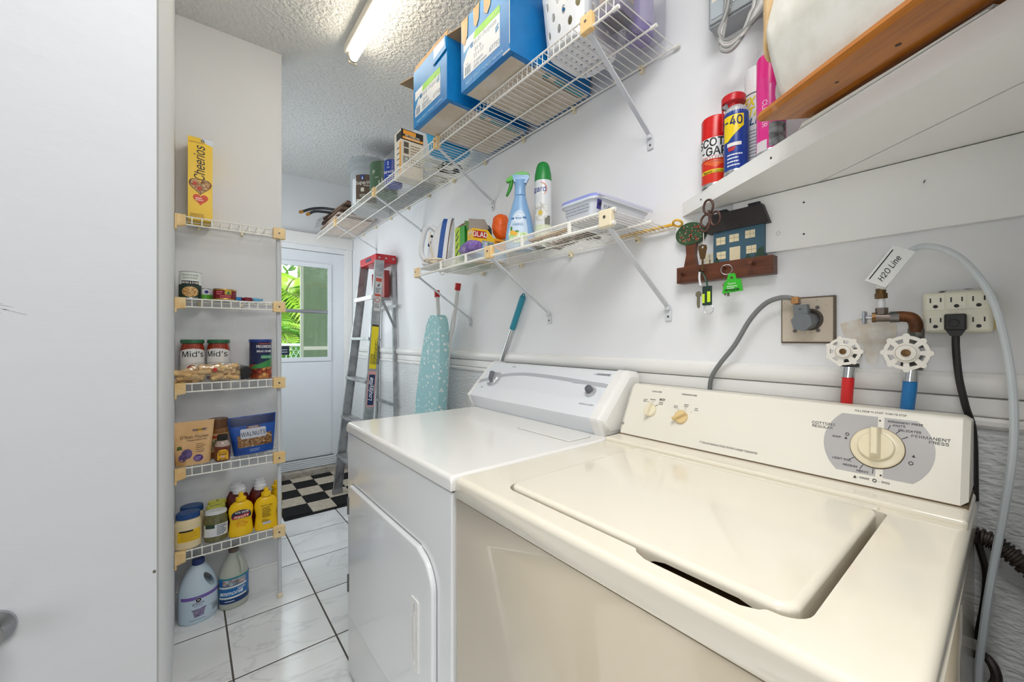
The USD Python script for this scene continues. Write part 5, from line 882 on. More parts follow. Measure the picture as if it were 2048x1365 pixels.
lb_ = part(t, 'label', onbottle(ext(lp, .0004)), H('#c6daee', .4), smooth=False); part(t, 'green_print', onbottle(ext(lp.intersection(rect(-.1, .1, 0, .062)), .0004), .0011), M('citrus_print', '#a6cf7c', .4, var='#e6efdc', vscale=40), smooth=False); part(t, 'fruit_print', onbottle(cat(ext(disc(-.03, .062, .009), .0004), ext(disc(-.018, .056, .008), .0004)), .0016), H('#eab53c'), smooth=False); part(t, 'leaf_print', onbottle(cat(ext(ell(-.034, .078, .004, .009), .0004), ext(ell(-.012, .066, .008, .004), .0004)), .0016), H('#4f8a3a'), smooth=False)
part(t, 'circle_mark', onbottle(ext(disc(-.006, .120, .017).difference(disc(-.006, .120, .0135)), .0004), .0011), H('#eef4fa'), smooth=False); part(t, 'blue_ribbon', onbottle(cat(ext(rect(-.034, -.022, .115, .122), .0004), ext(rect(.01, .024, .118, .125), .0004)), .0011), H('#3a6ea8'), smooth=False); part(t, 'lettering', onbottle(cat(text('FABRIC', .0075, -.008, .09, sx=1.1), text('febreze', .007, -.006, .1165, sx=.8)), .0016), H('#6f98c4'), smooth=False)
x, y = 1.08, 1.153
t = thing('air_freshener_can', 'tall white flowery aerosol can with a dark green cap', 'aerosol can', (x, y, ZL), facing(x, y)); r = .0325
part(t, 'can', lathe([(r*.95, 0), (r, .003), (r, .258), (r*.97, .262)], 32), H('#dfe2e4', .25)); part(t, 'base_ring', lathe([(r*.99, .0), (r*1.02, .002), (r*1.02, .006), (r, .009)], 32), m_tin); part(t, 'cap', lathe([(r*1.0, .258), (r*1.02, .26), (r*.98, .285), (r*.8, .315), (r*.62, .328), (r*.4, .333), (0, .334)], 32), H('#1f8a3c', .35))
part(t, 'grass_band', band(r*1.002, .006, .085, 2*math.pi*r, n=33), M('striped_green_print', '#c9d8a4', .3, var='#e4eadc', vscale=40, stretch=(.1, .1, 1.6))); part(t, 'flower_print', wrap(ext(disc(-.012, .135, .034), .001), r), M('flower_grey_print', '#b4b6ae', .3, var='#e9eae6', vscale=55), smooth=False); part(t, 'flower_heart', wrap(ext(disc(-.01, .13, .009), .0016), r), H('#d8bf4a'), smooth=False); part(t, 'stem_print', wrap(ext(rect(.006, .03, .085, .12), .001), r), H('#7d7f74'), smooth=False)
part(t, 'lettering', wrap(text('Wizard', .021, -.030, .212, d=.001, sx=.9), r), H('#3c4f92'), smooth=False); part(t, 'orange_arc', wrap(ext(disc(-.01, .222, .026).difference(disc(-.013, .221, .0245)).intersection(rect(-.01, .03, .2, .25)), .0008), r), H('#e0a088'), smooth=False)
t = thing('food_container', 'white rectangular food container with a periwinkle lid near the end of the lower shelf', 'food container', (1.035, .815, ZL))
cc = lambda a, z: ringr(a, z); part(t, 'tub', hull(np.vstack([cc((.112, .058, .03), 0), cc((.122, .066, .032), .008), cc((.131, .074, .034), .05)])), M('milky_plastic', '#e3e6ee', .3, subsurface_weight=.1, subsurface_scale=.01), smooth=40); part(t, 'rim', hull(np.vstack([cc((.137, .080, .036), .05), cc((.138, .081, .036), .056)])), M('milky_plastic', '#e3e6ee')); part(t, 'lid', hull(np.vstack([cc((.137, .080, .036), .0565), cc((.137, .080, .036), .064), cc((.132, .075, .034), .067)])), M('periwinkle_lid', '#8f98d8', .3), smooth=40)
part(t, 'lid_clear_edge', cat(rb(-.138, .138, -.0815, -.0785, .0555, .064, .001)), M('pale_lid_edge', '#d5d8ee', .25)); o4 = lambda m, d=0: place(m, (0, -.0735-d, 0), EX, (0, -.008/.05, 1))
part(t, 'side_sticker', place(ext(rect(-.131, -.113, .018, .045), .0006), (0, -.0682, 0), EX, (0, -.15, 1)), H('#3a3a86'), smooth=False); part(t, 'sticker_mark', place(ext(disc(-.119, .033, .006).difference(disc(-.119, .033, .003)), .0006), (0, -.0690, 0), EX, (0, -.15, 1)), H('#15151c'), smooth=False); part(t, 'side_print', place(cat(text('PUBLIX', .009, -.07, .026, sx=1.4), lines(2, -.05, .1, .02, .01, .002, seed=81)), (0, -.0682, 0), EX, (0, -.15, 1)), H('#7d8190'), smooth=False)
part(t, 'end_print', place(lines(3, -.05, .05, .04, .009, .0025, seed=82), (-.1255, 0, 0), -EY, (-.15, 0, 1)), H('#8d91a0'), smooth=False)
t = thing('hook_strip', 'long yellow plastic hanger with a ring end lying along the wall', 'hanger', (1.185, .75, ZL))
m_yh = M('yellow_hanger_plastic', '#e9b63c', .35); part(t, 'bar', rb(1.178, 1.19, .67, .875, ZL+.0005, ZL+.009, .003), m_yh, world=True); part(t, 'ring', ring((1.184, .656, ZL+.006), .0135, .0034, np.array([.55, 0, .83]), 24, 8), m_yh, world=True)
for k in range(6): part(t, 'hook_nub', rb(1.166, 1.182, .70+.028*k, .712+.028*k, ZL+.0005, ZL+.007, .002), m_yh, world=True)
# small bits lying on the wires
m_peg = M('clothespin_wood', '#8d6a48', .6, var='#5a4638', vscale=60); q = random.Random(11)
def clothespin(x, y, rz, l):
    t = thing('clothespin', l, 'clothespin', (x, y, ZL), rz, 'loose clothespins on the lower shelf')
    for s in (-1, 1): part(t, 'leg', hull([(a, s*b, z) for z in (0, .009) for a, b in ((-.036, .001), (.0, .0015), (.036, .004), (.036, .008), (0, .0065), (-.036, .005))]), m_peg)
    part(t, 'spring', cyl((-.004, -.008, .0045), (-.004, .008, .0045), .0042, 10), m_screw)
for k in range(14): clothespin(q.uniform(1.0, 1.13), .905+.0195*k, q.choice([0, 90, 180])*0+q.uniform(-5, 5), 'wooden clothespin lying loose on the wires beyond the food container')
t = thing('paint_paddle', 'flat bare wooden stir stick on the wires by the food container', 'stir stick', (.965, 1.0, ZL), 88); part(t, 'stick', rb(-.10, .10, -.014, .014, 0, .005, .002), M('bare_wood', '#cfa878', .6, var='#b98f60', vscale=25, stretch=(.2, 3, 3)))
t = thing('cup_hook', 'small white cup hook under the far end of the lower shelf', 'hook', (1.0, 1.78, ZL-.02)); part(t, 'hook', tube([(0, 0, .016), (0, 0, 0), (-.008, 0, -.012), (-.02, 0, -.014), (-.028, 0, -.006)], .0026, 8, 5), m_wire); part(t, 'tip', trimesh.creation.icosphere(2, .0045).apply_translation([-.028, 0, -.005]), m_wire)

# ================================================================ CORNER SHELF AND WHAT STANDS ON IT
f1 = np.array([-.533, -.846]); g1 = np.array([-.601, -.799]); e2 = np.array([.846, -.533])
A0 = np.array([1.2095, .6535]); B0 = np.array([1.2095, .314])
ZS = 1.597
t = thing('corner_shelf', 'white painted plank shelf set across the corner above the key rack', 'shelf', (1.0, .2, ZS))
pl1 = Polygon([A0, A0+f1*1.2, B0+g1*.86, B0])
pl2 = Polygon([B0+(0, -.006), B0+g1*.86+(.005, -.002), (1.2095, -.372)])
room_ = sbox(-2, -.0745, WX, 3); pl1 = pl1.intersection(room_); pl2 = pl2.buffer(0).intersection(room_)
part(t, 'plank', ext(pl1, .043).apply_translation([0, 0, ZS]), m_board, world=True, smooth=False); part(t, 'plank', ext(pl2, .043).apply_translation([0, 0, ZS]), m_board, world=True, smooth=False)
for s in (.10, .37): q_ = A0+f1*s; part(t, 'nail_head', cyl((*(q_-.0004*e2), ZS+.02), (*(q_-.0012*e2), ZS+.02), .0024, 8), m_dark, world=True)
ZT = ZS+.0435
fc = lambda x, y: facing(x, y)
def spray(name, label, x, y, r, h, col, capc, caph, dome=0.0):
    t = thing(name, label, 'aerosol can', (x, y, ZT), fc(x, y))
    part(t, 'can', lathe([(r*.95, 0), (r, .003), (r, h-caph-.012), (r*.9, h-caph)], 30), H(col, .25)); part(t, 'base_ring', lathe([(r*.98, 0), (r*1.02, .002), (r*1.02, .006), (r, .009)], 30), m_tin)
    if caph: part(t, 'cap', lathe([(r*1.0, h-caph-.012), (r*1.01, h-caph-.01), (r*.99, h-.004), (r*.93, h), (0, h+.0005)], 30), H(capc, .3))
    return t, r
t, r = spray('fabric_protector_can', 'red and white aerosol can at the wall end of the corner shelf', 1.172, .535, .0365, .196, '#d8301c', '#d41414', .05)
part(t, 'white_band', band(r*1.003, .075, .134, 2*math.pi*r, n=31), H('#e6e6e6', .3)); part(t, 'yellow_strip', wrap(ext(rect(-.05, .05, .035, .045), .0006), r, .2), H('#e8c81e', .3), smooth=False); part(t, 'orange_sweep', wrap(ext(Polygon([(-.04, .07), (.0, .05), (.04, .072)]), .0005), r), H('#e8642a', .3), smooth=False)
part(t, 'lettering', wrap(cat(text('SCOTCH', .022, .004, .110, d=.0009, bold=True, sx=.9), text('-GARD', .022, .004, .085, d=.0009, bold=True, sx=.9)), r), H('#151515'), smooth=False); part(t, 'red_lettering', wrap(cat(text('PROTECTOR', .010, .002, .073, d=.0012), lines(1, -.02, .02, .068, .004, .002, d=.001)), r), H('#b8544a'), smooth=False); part(t, 'strip_lettering', wrap(text('Repels Liquids & Stains', .006, .004, .0365, d=.0012), r, .2), H('#5a4a10'), smooth=False)
t, r = spray('lubricant_can', 'blue and yellow lubricant can with a red top and straw', 1.117, .457, .029, .168, '#1d3f94', '#d8d9da', .0)
part(t, 'grey_shoulder', lathe([(r, .154), (r*.93, .168), (r*.6, .178), (0, .18)], 28), H('#b8bcc0', .3)); part(t, 'red_top', lathe([(r*.55, .176), (r*.62, .186), (r*.98, .19), (r*1.0, .205), (r*.92, .2085), (0, .209)], 28).apply_translation([-.006, .004, 0]), H('#c81e28', .3)); part(t, 'straw', cyl((-.031, -.004, .198), (-.031, -.004, .12), .0022, 8), H('#b81a24')); part(t, 'straw_clip', hull([(-.034, -.012, .18), (-.02, -.012, .19), (-.02, .004, .19), (-.034, .004, .18), (-.016, -.004, .17), (-.016, .0, .17)]), H('#8d9296'))
part(t, 'yellow_shield', wrap(ext(Polygon([(-.034, .148), (.018, .148), (.018, .118), (-.02, .082), (-.034, .082)]), .0006), r), H('#f0d31a', .3), smooth=False); part(t, 'lettering', wrap(text('WD-40', .022, -.029, .122, d=.0012, bold=True, sx=.8), r), H('#1c2c66'), smooth=False); part(t, 'white_flash', wrap(cat(ext(rect(-.022, .012, .068, .077), .0006)), r), H('#e6e4e0'), smooth=False); part(t, 'red_flash', wrap(ext(Polygon([(-.02, .066), (0, .066), (-.006, .056), (-.018, .056)]), .0006), r), H('#c22a2a'), smooth=False); part(t, 'small_print', wrap(lines(4, -.022, .016, .048, .009, .0035, d=.0006, seed=91), r), H('#dfe3ee'), smooth=False)
t, r = spray('stain_spray_can', 'white and yellow spray can between the blue can and the pink can', 1.178, .4285, .030, .285, '#dfe1e2', '#e6e7e8', .055)
part(t, 'black_rim', wrap(ext(rect(-.06, .06, .214, .216), .0006), r), H('#2a2a2c'), smooth=False); part(t, 'yellow_lettering', wrap(cat(text('EXTRA', .022, .002, .183, d=.0008, bold=True, slant=.2, sx=.8), text('STAIN', .022, .0, .156, d=.0008, bold=True, slant=.2, sx=.8)), r), H('#e6d21c'), smooth=False); part(t, 'blue_lettering', wrap(text('CLEAR', .017, .002, .133, d=.0008, bold=True, slant=.2), r), H('#27557e'), smooth=False); part(t, 'small_print', wrap(lines(11, -.024, .022, .118, .0085, .003, d=.0006, seed=92), r), H('#8f979e'), smooth=False)
t, r = spray('pink_spray_can', 'hot pink spray can partly behind the overhanging wooden board', 1.06, .357, .0295, .228, '#e0409a', '#ee1c8c', .06)
part(t, 'pink_panel', wrap(ext(rect(-.03, -.004, .02, .172), .0006), r), H('#ea2f94', .3), smooth=False); part(t, 'picture', wrap(ext(rect(-.004, .034, .012, .066), .0008), r), speck('shed_picture', '#5a5c60', '#9ca0a4', '#7f6a6e', 70), smooth=False); part(t, 'grey_flowers', wrap(ext(ell(.02, .13, .012, .034), .0006), r), M('flower_grey_print', '#b4b6ae'), smooth=False); part(t, 'lettering', wrap(cat(place(text('CLEANER', .010, 0, 0, d=.0012, bold=True), (-.017, .09, 0), -EY, EX)), r), H('#f6c2de'), smooth=False); part(t, 'white_base', wrap(ext(rect(-.035, -.008, .006, .03), .0008), r), H('#e6dfe4'), smooth=False)
# wooden board with a white basin on it
def along(s, e, z): q_ = np.array([.8975, .322])+f1*s+e2*e; return (q_[0], q_[1], z)
t = thing('folded_paper', 'thin folded white paper under the wooden board', 'paper', along(.3, .2, ZT)); part(t, 'sheet', hull([along(s, e, z) for s in (-.02, .30) for e in (.098, .22) for z in (ZT, ZT+.004)]+[along(.02, .075, ZT+.002), along(.30, .085, ZT+.002)]), H('#e8e6e2', .6), world=True); part(t, 'upper_fold', hull([along(s, e, z) for s in (.03, .30) for e in (.094, .22) for z in (ZT+.0055, ZT+.010)]), H('#d6d3cc', .6), world=True)
m_pine = M('varnished_pine', '#b87018', .28, var='#8a4c0e', vscale=26, stretch=(9, 1, 1), rot=math.atan2(-.846, -.533), coat_weight=.3, vpos=(.38, .62))
ZB = ZT+.0108
t = thing('wooden_board', 'varnished orange-brown wooden board overhanging the corner shelf', 'board', along(.3, .1, ZB))
part(t, 'board', hull([along(s, e, z) for z in (ZB, ZB+.019) for s, e in ((.0, .0), (.44, .0), (.30, .22), (.06, .22), (.03, .1))]+[along(s, e, ZB+.009) for s, e in ((-.004, -.004), (.44, -.004))]), m_pine, world=True, smooth=20)
part(t, 'knot', cyl(along(.22, .05, ZB-.0004), along(.22, .05, ZB+.001), .004, 10), H('#4a2a10'), world=True); part(t, 'knot', cyl(along(.13, .04, ZB-.0004), along(.13, .04, ZB+.001), .003, 10), H('#4a2a10'), world=True); part(t, 'scorched_end', hull([along(s, e, z) for s, e in ((.034, .104), (.08, .10), (.064, .2)) for z in (ZB-.0004, ZB+.001)]), M('dark_brown_wood', '#5a3312', .35, var='#7d4a1c', vscale=40), world=True)  # knots, and a darker brown patch near the end of the board
ZC = ZB+.0195
t = thing('white_basin', 'large off-white rounded tub resting on the wooden board', 'tub', along(.35, .13, ZC))
def oval(s0, s1, e0, e1, z, n=48, p=.42):
    return [along(s, e, z) for s, e in rect(s0, s1, e0, e1, .028).exterior.coords]
part(t, 'belly', hull(oval(.02, .29, .024, .18, ZC)+oval(.016, .30, .012, .19, ZC+.03)+oval(.012, .31, -.004, .195, ZC+.10)+oval(.010, .315, -.012, .20, ZC+.14)+oval(.010, .315, -.012, .20, ZC+.40)), M('off_white_enamel', '#e3e2dc', .3, var='#d6d4ca', vscale=12), world=True, smooth=40)
tp_ = [c for c in rect(.0075, .315, -.0145, .20, .03).exterior.coords if c[0] < .08 and c[1] < .10]+[(.07, -.0145), (.0075, .09), (.03, .05)]
part(t, 'tan_panel', hull([along(s, e, ZC+.095+max(0, s-.0075)*2.0) for s, e in tp_]+[along(s, e, ZC+.4) for s, e in tp_]), M('tan_collar', '#ebcf9f', .5, var='#d0a873', vscale=10), world=True, smooth=40); part(t, 'dark_spot', cyl(along(.3, -.003, ZC+.1), along(.3, -.007, ZC+.1), .004, 10), H('#5d5f5c'), world=True)

# ================================================================ ON THE RIGHT WALL
t = thing('utility_box', 'grey wall-mounted utility box high on the wall left of the corner shelf', 'utility box', (1.18, .45, 2.083)); m_ub = M('grey_box_paint', '#9fa5a8', .4)
P = lambda n, m, mat, par=t, **k: part(par, n, m, mat, world=True, **k)
P('box', rb(1.142, WX, .36, .541, 2.083, 2.36, .004), m_ub); P('cover', rb(1.136, 1.143, .366, .536, 2.089, 2.356, .003), m_ub); P('blue_grey_panel', bx(1.1345, 1.1365, .497, .53, 2.10, 2.35), H('#aab3ba')); P('white_strip', bx(1.134, 1.1365, .478, .494, 2.10, 2.35), H('#e3e6e4')); P('white_label', bx(1.134, 1.1365, .41, .472, 2.115, 2.35), H('#e6e8e8')); P('label_print', onwall(lines(6, 0, .05, .2, .02, .004, seed=95), 1.1338, .468, 2.115), H('#a2a5a6'), smooth=False); P('tan_print', bx(1.134, 1.1366, .499, .528, 2.145, 2.2), H('#d9d3c8'))
t = thing('cable_loop', 'loop of flat grey cables hanging below the utility box', 'cable', (1.11, .45, 1.97))
for k in range(5):
    d = .0042*k; part(t, 'cable', tube([(1.112-d*.3, .470-d*.5, 2.34), (1.112-d*.3, .478-d*.5, 2.12), (1.110-d*.3, .482, 2.06), (1.108-d*.4, .489+d*.3, 2.015+d*.9), (1.106, .488-d*.2, 1.984+d*1.2), (1.106, .470-d*.4, 1.970+d*1.4), (1.106, .452-d*.9, 1.976+d*1.3), (1.108, .436-d*1.4, 1.997+d), (1.110, .420-d*1.9, 2.035), (1.112, .409-d*2, 2.08), (1.112, .398-d*2, 2.34)], .0062, 8, 5), M('grey_cable_%d' % (k % 3), ('#a9a8a6', '#7d7e7c', '#bdb9b6')[k % 3], .45), world=True)
# key rack
t = thing('key_rack', 'wooden key rack shaped like a blue house with a tree, above the dryer plug', 'key rack', (1.19, .52, 1.384)); P = lambda n, m, mat, par=t, **k: part(par, n, m, mat, world=True, **k)
m_bar = M('brown_stained_wood', '#6a3a22', .4, var='#542c18', vscale=12, stretch=(1, .6, 5), world=True)
P('bar', rb(1.176, WX-.001, .392, .655, 1.384, 1.4325, .002), m_bar); XH = 1.187
P('house_wall', bx(XH, WX-.002, .416, .548, 1.433, 1.523), H('#3d6072', .5)); fw = lambda poly, h=.0008, x=XH: place(ext(poly, h), (x, 0, 0), -EY, EZ)
P('roof', place(ext(Polygon([(-.564, 1.520), (-.402, 1.520), (-.419, 1.572), (-.556, 1.572)]), .028), (WX-.002, 0, 0), -EY, EZ), H('#2b2625', .5), smooth=False)
for y0, y1 in ((.536, .514), (.456, .428)): P('chimney', bx(XH+.002, WX-.002, y1, y0, 1.570, 1.582), H('#24272a', .7))
for y, z in ((.527, 1.493), (.491, 1.4955), (.450, 1.4985), (.526, 1.452), (.447, 1.4565)):
    w_ = P('window', fw(rect(-y-.0125, -y+.0125, z-.0105, z+.0105)), H('#e3d6b4', .5)); P('muntin', fw(unary_union([rect(-y-.0006, -y+.0006, z-.0105, z+.0105), rect(-y-.0125, -y+.0125, z-.0006, z+.0006)]), .0012), H('#b5a888', .5), par=w_)
P('door', fw(rect(-.503, -.475, 1.4335, 1.4705)), H('#ddcfae', .5)); P('bush', cat(fw(Polygon([(-.547, 1.4335), (-.538, 1.449), (-.53, 1.4335)])), ), H('#2f4a38')); P('bush', fw(Polygon([(-.44, 1.4335), (-.43, 1.456), (-.417, 1.46), (-.4165, 1.4335)])), H('#2f4a38')); P('bush', fw(Polygon([(-.463, 1.4335), (-.455, 1.447), (-.446, 1.4335)])), H('#2f4a38'))
tree_p = ell(-.620, 1.534, .045, .034); P('tree_crown', place(ext(tree_p, .018), (WX-.004, 0, 0), -EY, EZ), M('painted_tree_green', '#33502f', .5, var='#274024', vscale=40, world=True), smooth=40)
q = random.Random(4); P('apples', cat(*[fw(disc(-.620+q.uniform(-.036, .036)*.9, 1.534+q.uniform(-.027, .027)*.9, .0026, 3), .0006, WX-.022) for k in range(24)]), H('#a04a34'), kind='stuff'); P('blossom', cat(*[fw(disc(-.620+q.uniform(-.034, .034), 1.534+q.uniform(-.025, .025), .0012, 2), .0006, WX-.022) for k in range(34)]), H('#c3c7b0'), kind='stuff')
P('trunk', place(ext(Polygon([(-.640, 1.4325), (-.600, 1.4325), (-.606, 1.47), (-.603, 1.503), (-.634, 1.503), (-.632, 1.47)]), .016), (WX-.004, 0, 0), -EY, EZ), m_bar, smooth=False)
for y in (.572, .556): P('picket', place(ext(unary_union([rect(-y-.0055, -y+.0055, 1.4335, 1.458), disc(-y, 1.46, .006)]), .006), (WX-.006, 0, 0), -EY, EZ), H('#e6dcc2')); 
P('picket_rail', bx(WX-.01, WX-.006, .548, .582, 1.448, 1.453), H('#e6dcc2'))
for y, z in ((.632, 1.409), (.576, 1.411), (.510, 1.413), (.437, 1.414)): P('peg', cat(cyl((1.176, y, z), (1.152, y, z+.002), .0042, 12), cyl((1.154, y, z+.002), (1.150, y, z+.0024), .0058, 12)), m_bar)
m_iron = M('rusty_wrought_iron', '#4a342e', .5, .5, var='#5d4238', vscale=40, bump=.4, bscale=150)
t = thing('iron_rings', 'rusty wrought iron three-ring hanger hooked over the corner shelf edge before the tree', 'hanger', (1.115, .53, 1.53)); P = lambda n, m, mat, par=t, **k: part(par, n, m, mat, world=True, **k)
XR = 1.112; ce = lambda y, z: (XR, y, z)
P('upper_ring', ring(ce(.527, 1.576), .0128, .0032, EX, 24, 8, 1.5), m_iron); P('right_ring', ring(ce(.508, 1.540), .0125, .0032, EX, 24, 8, 1.5), m_iron)
P('open_ring', tube([ce(.523, 1.552), ce(.535, 1.556), ce(.546, 1.545), ce(.546, 1.53), ce(.535, 1.522), ce(.526, 1.532)], .003, 8, 5), m_iron); P('hook', tube([ce(.526, 1.566), ce(.524, 1.54), ce(.526, 1.52), ce(.535, 1.511), ce(.545, 1.514), ce(.549, 1.524)], .0032, 8, 5), m_iron); P('string', tube([ce(.540, 1.51), (XR+.012, .546, 1.48)], .0012, 6), H('#e3dcd4', .8))
t = thing('brass_key', 'old dark brass key on a white string before the picket fence', 'key', (1.125, .553, 1.40)); P = lambda n, m, mat, par=t, **k: part(par, n, m, mat, world=True, **k); m_key = M('old_brass', '#6a5234', .4, .8)
P('bow', place(cut(ext(Polygon([(-.012, 0), (-.006, -.03), (.006, -.03), (.012, 0), (.010, .008), (0, .011), (-.010, .008)]), .0025), ext(disc(0, .003, .0035), .01).apply_translation([0, 0, -.003])), (1.126, .549, 1.468), -EY, EZ), m_key, smooth=False); P('blade', bx(1.1238, 1.126, .5465, .5515, 1.405, 1.44), m_key)
t = thing('key_fob', 'dark green and lime key fob with a small split ring hanging from the second peg', 'key fob', (1.152, .55, 1.33)); P = lambda n, m, mat, par=t, **k: part(par, n, m, mat, world=True, **k)
P('strap', tube([(1.15, .572, 1.408), (1.148, .560, 1.402), (1.146, .549, 1.380), (1.146, .546, 1.362)], .0034, 8, 5, flat=.5), H('#23503c')); P('webbing', rb(1.144, 1.150, .534, .56, 1.309, 1.364, .002), H('#17332a', .6)); P('lime_stripe', bx(1.1432, 1.1506, .5365, .5455, 1.318, 1.348), H('#cdea2c', .5)); P('lime_stripe', bx(1.1432, 1.1506, .5525, .559, 1.316, 1.342), H('#cdea2c', .5)); P('split_ring', ring((1.147, .543, 1.298), .0135, .0011, EX, 24, 6), m_alu)
P('clip', tube([(1.142, .566, 1.405), (1.141, .566, 1.385), (1.142, .563, 1.366)], .0032, 8, 4), H('#dedfe0', .3)); P('key', place(ext(unary_union([disc(0, .012, .0085), Polygon([(-.004, .006), (.004, .006), (.0035, -.025), (.0, -.028), (-.0035, -.025), (-.005, -.012)])]), .0018), (1.1425, .569, 1.330), -EY, EZ), M('worn_key_steel', '#8c8670', .4, .8), smooth=False)
t = thing('green_key_tag', 'bright green plastic tag with keys hanging from the third peg', 'key tag', (1.15, .48, 1.36)); P = lambda n, m, mat, par=t, **k: part(par, n, m, mat, world=True, **k)
tg = unary_union([Polygon([(-.024, 0), (.026, .004), (.021, .034), (-.018, .030)]), Polygon([(-.014, .028), (.012, .03), (.006, .05), (-.008, .05)])]).difference(disc(-.001, .040, .005)).buffer(.0015, 4)
P('tag', onwall(ext(tg, .0022), 1.150, .4805, 1.340), H('#35b428', .35)); P('lettering', onwall(cat(text('Spare', .0058, -.0005, .0215, d=.0004), lines(2, -.013, .016, .018, .005, .0025, d=.0004, seed=97)), 1.1474, .4805, 1.340), H('#d6f0cc'), smooth=False); P('dark_lettering', onwall(text('shopper', .0072, .001, .0045, d=.0004, bold=True), 1.1474, .4805, 1.340), H('#14330f'), smooth=False); P('split_ring', ring((1.151, .496, 1.404), .0135, .0012, np.array([1., .25, 0]), 24, 6), m_alu)
for k in range(2): P('key', place(ext(unary_union([disc(0, .010, .007), rect(-.0028, .0028, -.018, .006)]), .0015), (1.153+.003*k, .500-.007*k, 1.352-.003*k), -EY, EZ), M('worn_key_steel', '#8c8670'), smooth=False)
# marks on the ledge board
for y, z in ((.331, 1.555), (.331, 1.476)): part(lb, 'screw_hole', cyl((WX-.0124, y, z), (WX-.0118, y, z), .0022, 8), m_dark, smooth=False)
part(lb, 'nail', cyl((WX-.012, .119, 1.545), (WX-.024, .119, 1.538), .0013, 6), m_screw); part(lb, 'filled_hole', ring((WX-.0122, .387, 1.489), .0045, .0006, EX, 16, 5), H('#c9c9c6', .5))
# dryer receptacle and plug
t = thing('dryer_receptacle', 'speckled metal range outlet plate on the wall right of the key rack', 'outlet', (1.208, .325, 1.205)); P = lambda n, m, mat, par=t, **k: part(par, n, m, mat, world=True, **k)
m_pl = M('speckled_plate', '#c6baa9', .55, var='#8d8071', vscale=160, vpos=(.62, .74), world=True)
P('backplate', rb(1.204, WX-.001, .268, .3825, 1.203, 1.319, .002), H('#6d6152', .6)); P('plate', rb(1.199, 1.2045, .2725, .3785, 1.207, 1.315, .002), m_pl); P('socket', place(lathe([(.027, 0), (.026, .006), (.022, .0065), (.022, .002), (0, .002)], 28), (1.199, .318, 1.262), -EY, EZ), H('#3f342c', .5))
for y, z in ((.303, 1.291), (.302, 1.235), (.35, 1.234)): P('screw', screw((1.199, y, z), -EX, .0045), m_screw)
t = thing('dryer_plug', 'grey angled plug pushed into the speckled outlet plate', 'plug', (1.18, .325, 1.262)); P = lambda n, m, mat, par=t, **k: part(par, n, m, mat, world=True, **k); m_plug = M('grey_plug_rubber', '#6f7478', .5)
P('body', hull([(1.196, .318+.020*math.cos(a), 1.258+.020*math.sin(a)) for a in np.linspace(0, 6.28, 9)]+[(1.162, .326+.023*math.cos(a), 1.255+.023*math.sin(a)) for a in np.linspace(.3, 6.58, 7)]), m_plug, smooth=20)
P('neck', hull([(x, y, z) for x in (1.164, 1.186) for y, z in ((.312, 1.262), (.342, 1.262), (.344, 1.298), (.316, 1.298))]), m_plug, smooth=20); P('clamp', rb(1.160, 1.182, .332, .348, 1.300, 1.318, .003), M('copper_clamp', '#b98a5c', .4, .7)); P('dimple', cyl((1.1625, .329, 1.287), (1.1615, .329, 1.287), .0016, 8), m_dark)
P('cord', tube([(1.174, .334, 1.300), (1.172, .346, 1.314), (1.17, .374, 1.318), (1.17, .408, 1.305), (1.17, .444, 1.265), (1.17, .482, 1.198), (1.17, .522, 1.144), (1.182, .55, 1.104), (1.192, .561, 1.06), (1.196, .563, .95)], .0062, 10, 6), M('grey_cord', '#77797a', .45))
# stain of bare plaster
part(wr, 'peeling_patch', place(ext(Polygon(spline([(-.262, 1.25), (-.215, 1.262), (-.17, 1.255), (-.165, 1.22), (-.19, 1.185), (-.196, 1.155), (-.214, 1.16), (-.222, 1.2), (-.25, 1.215), (-.262, 1.25)], 6)), .0008), (WX, 0, 0), -EY, EZ), M('bare_plaster', '#dcd2c3', .7, var='#e6e4e0', vscale=30, world=True, bump=.6, bscale=40, bdist=.003), smooth=False)
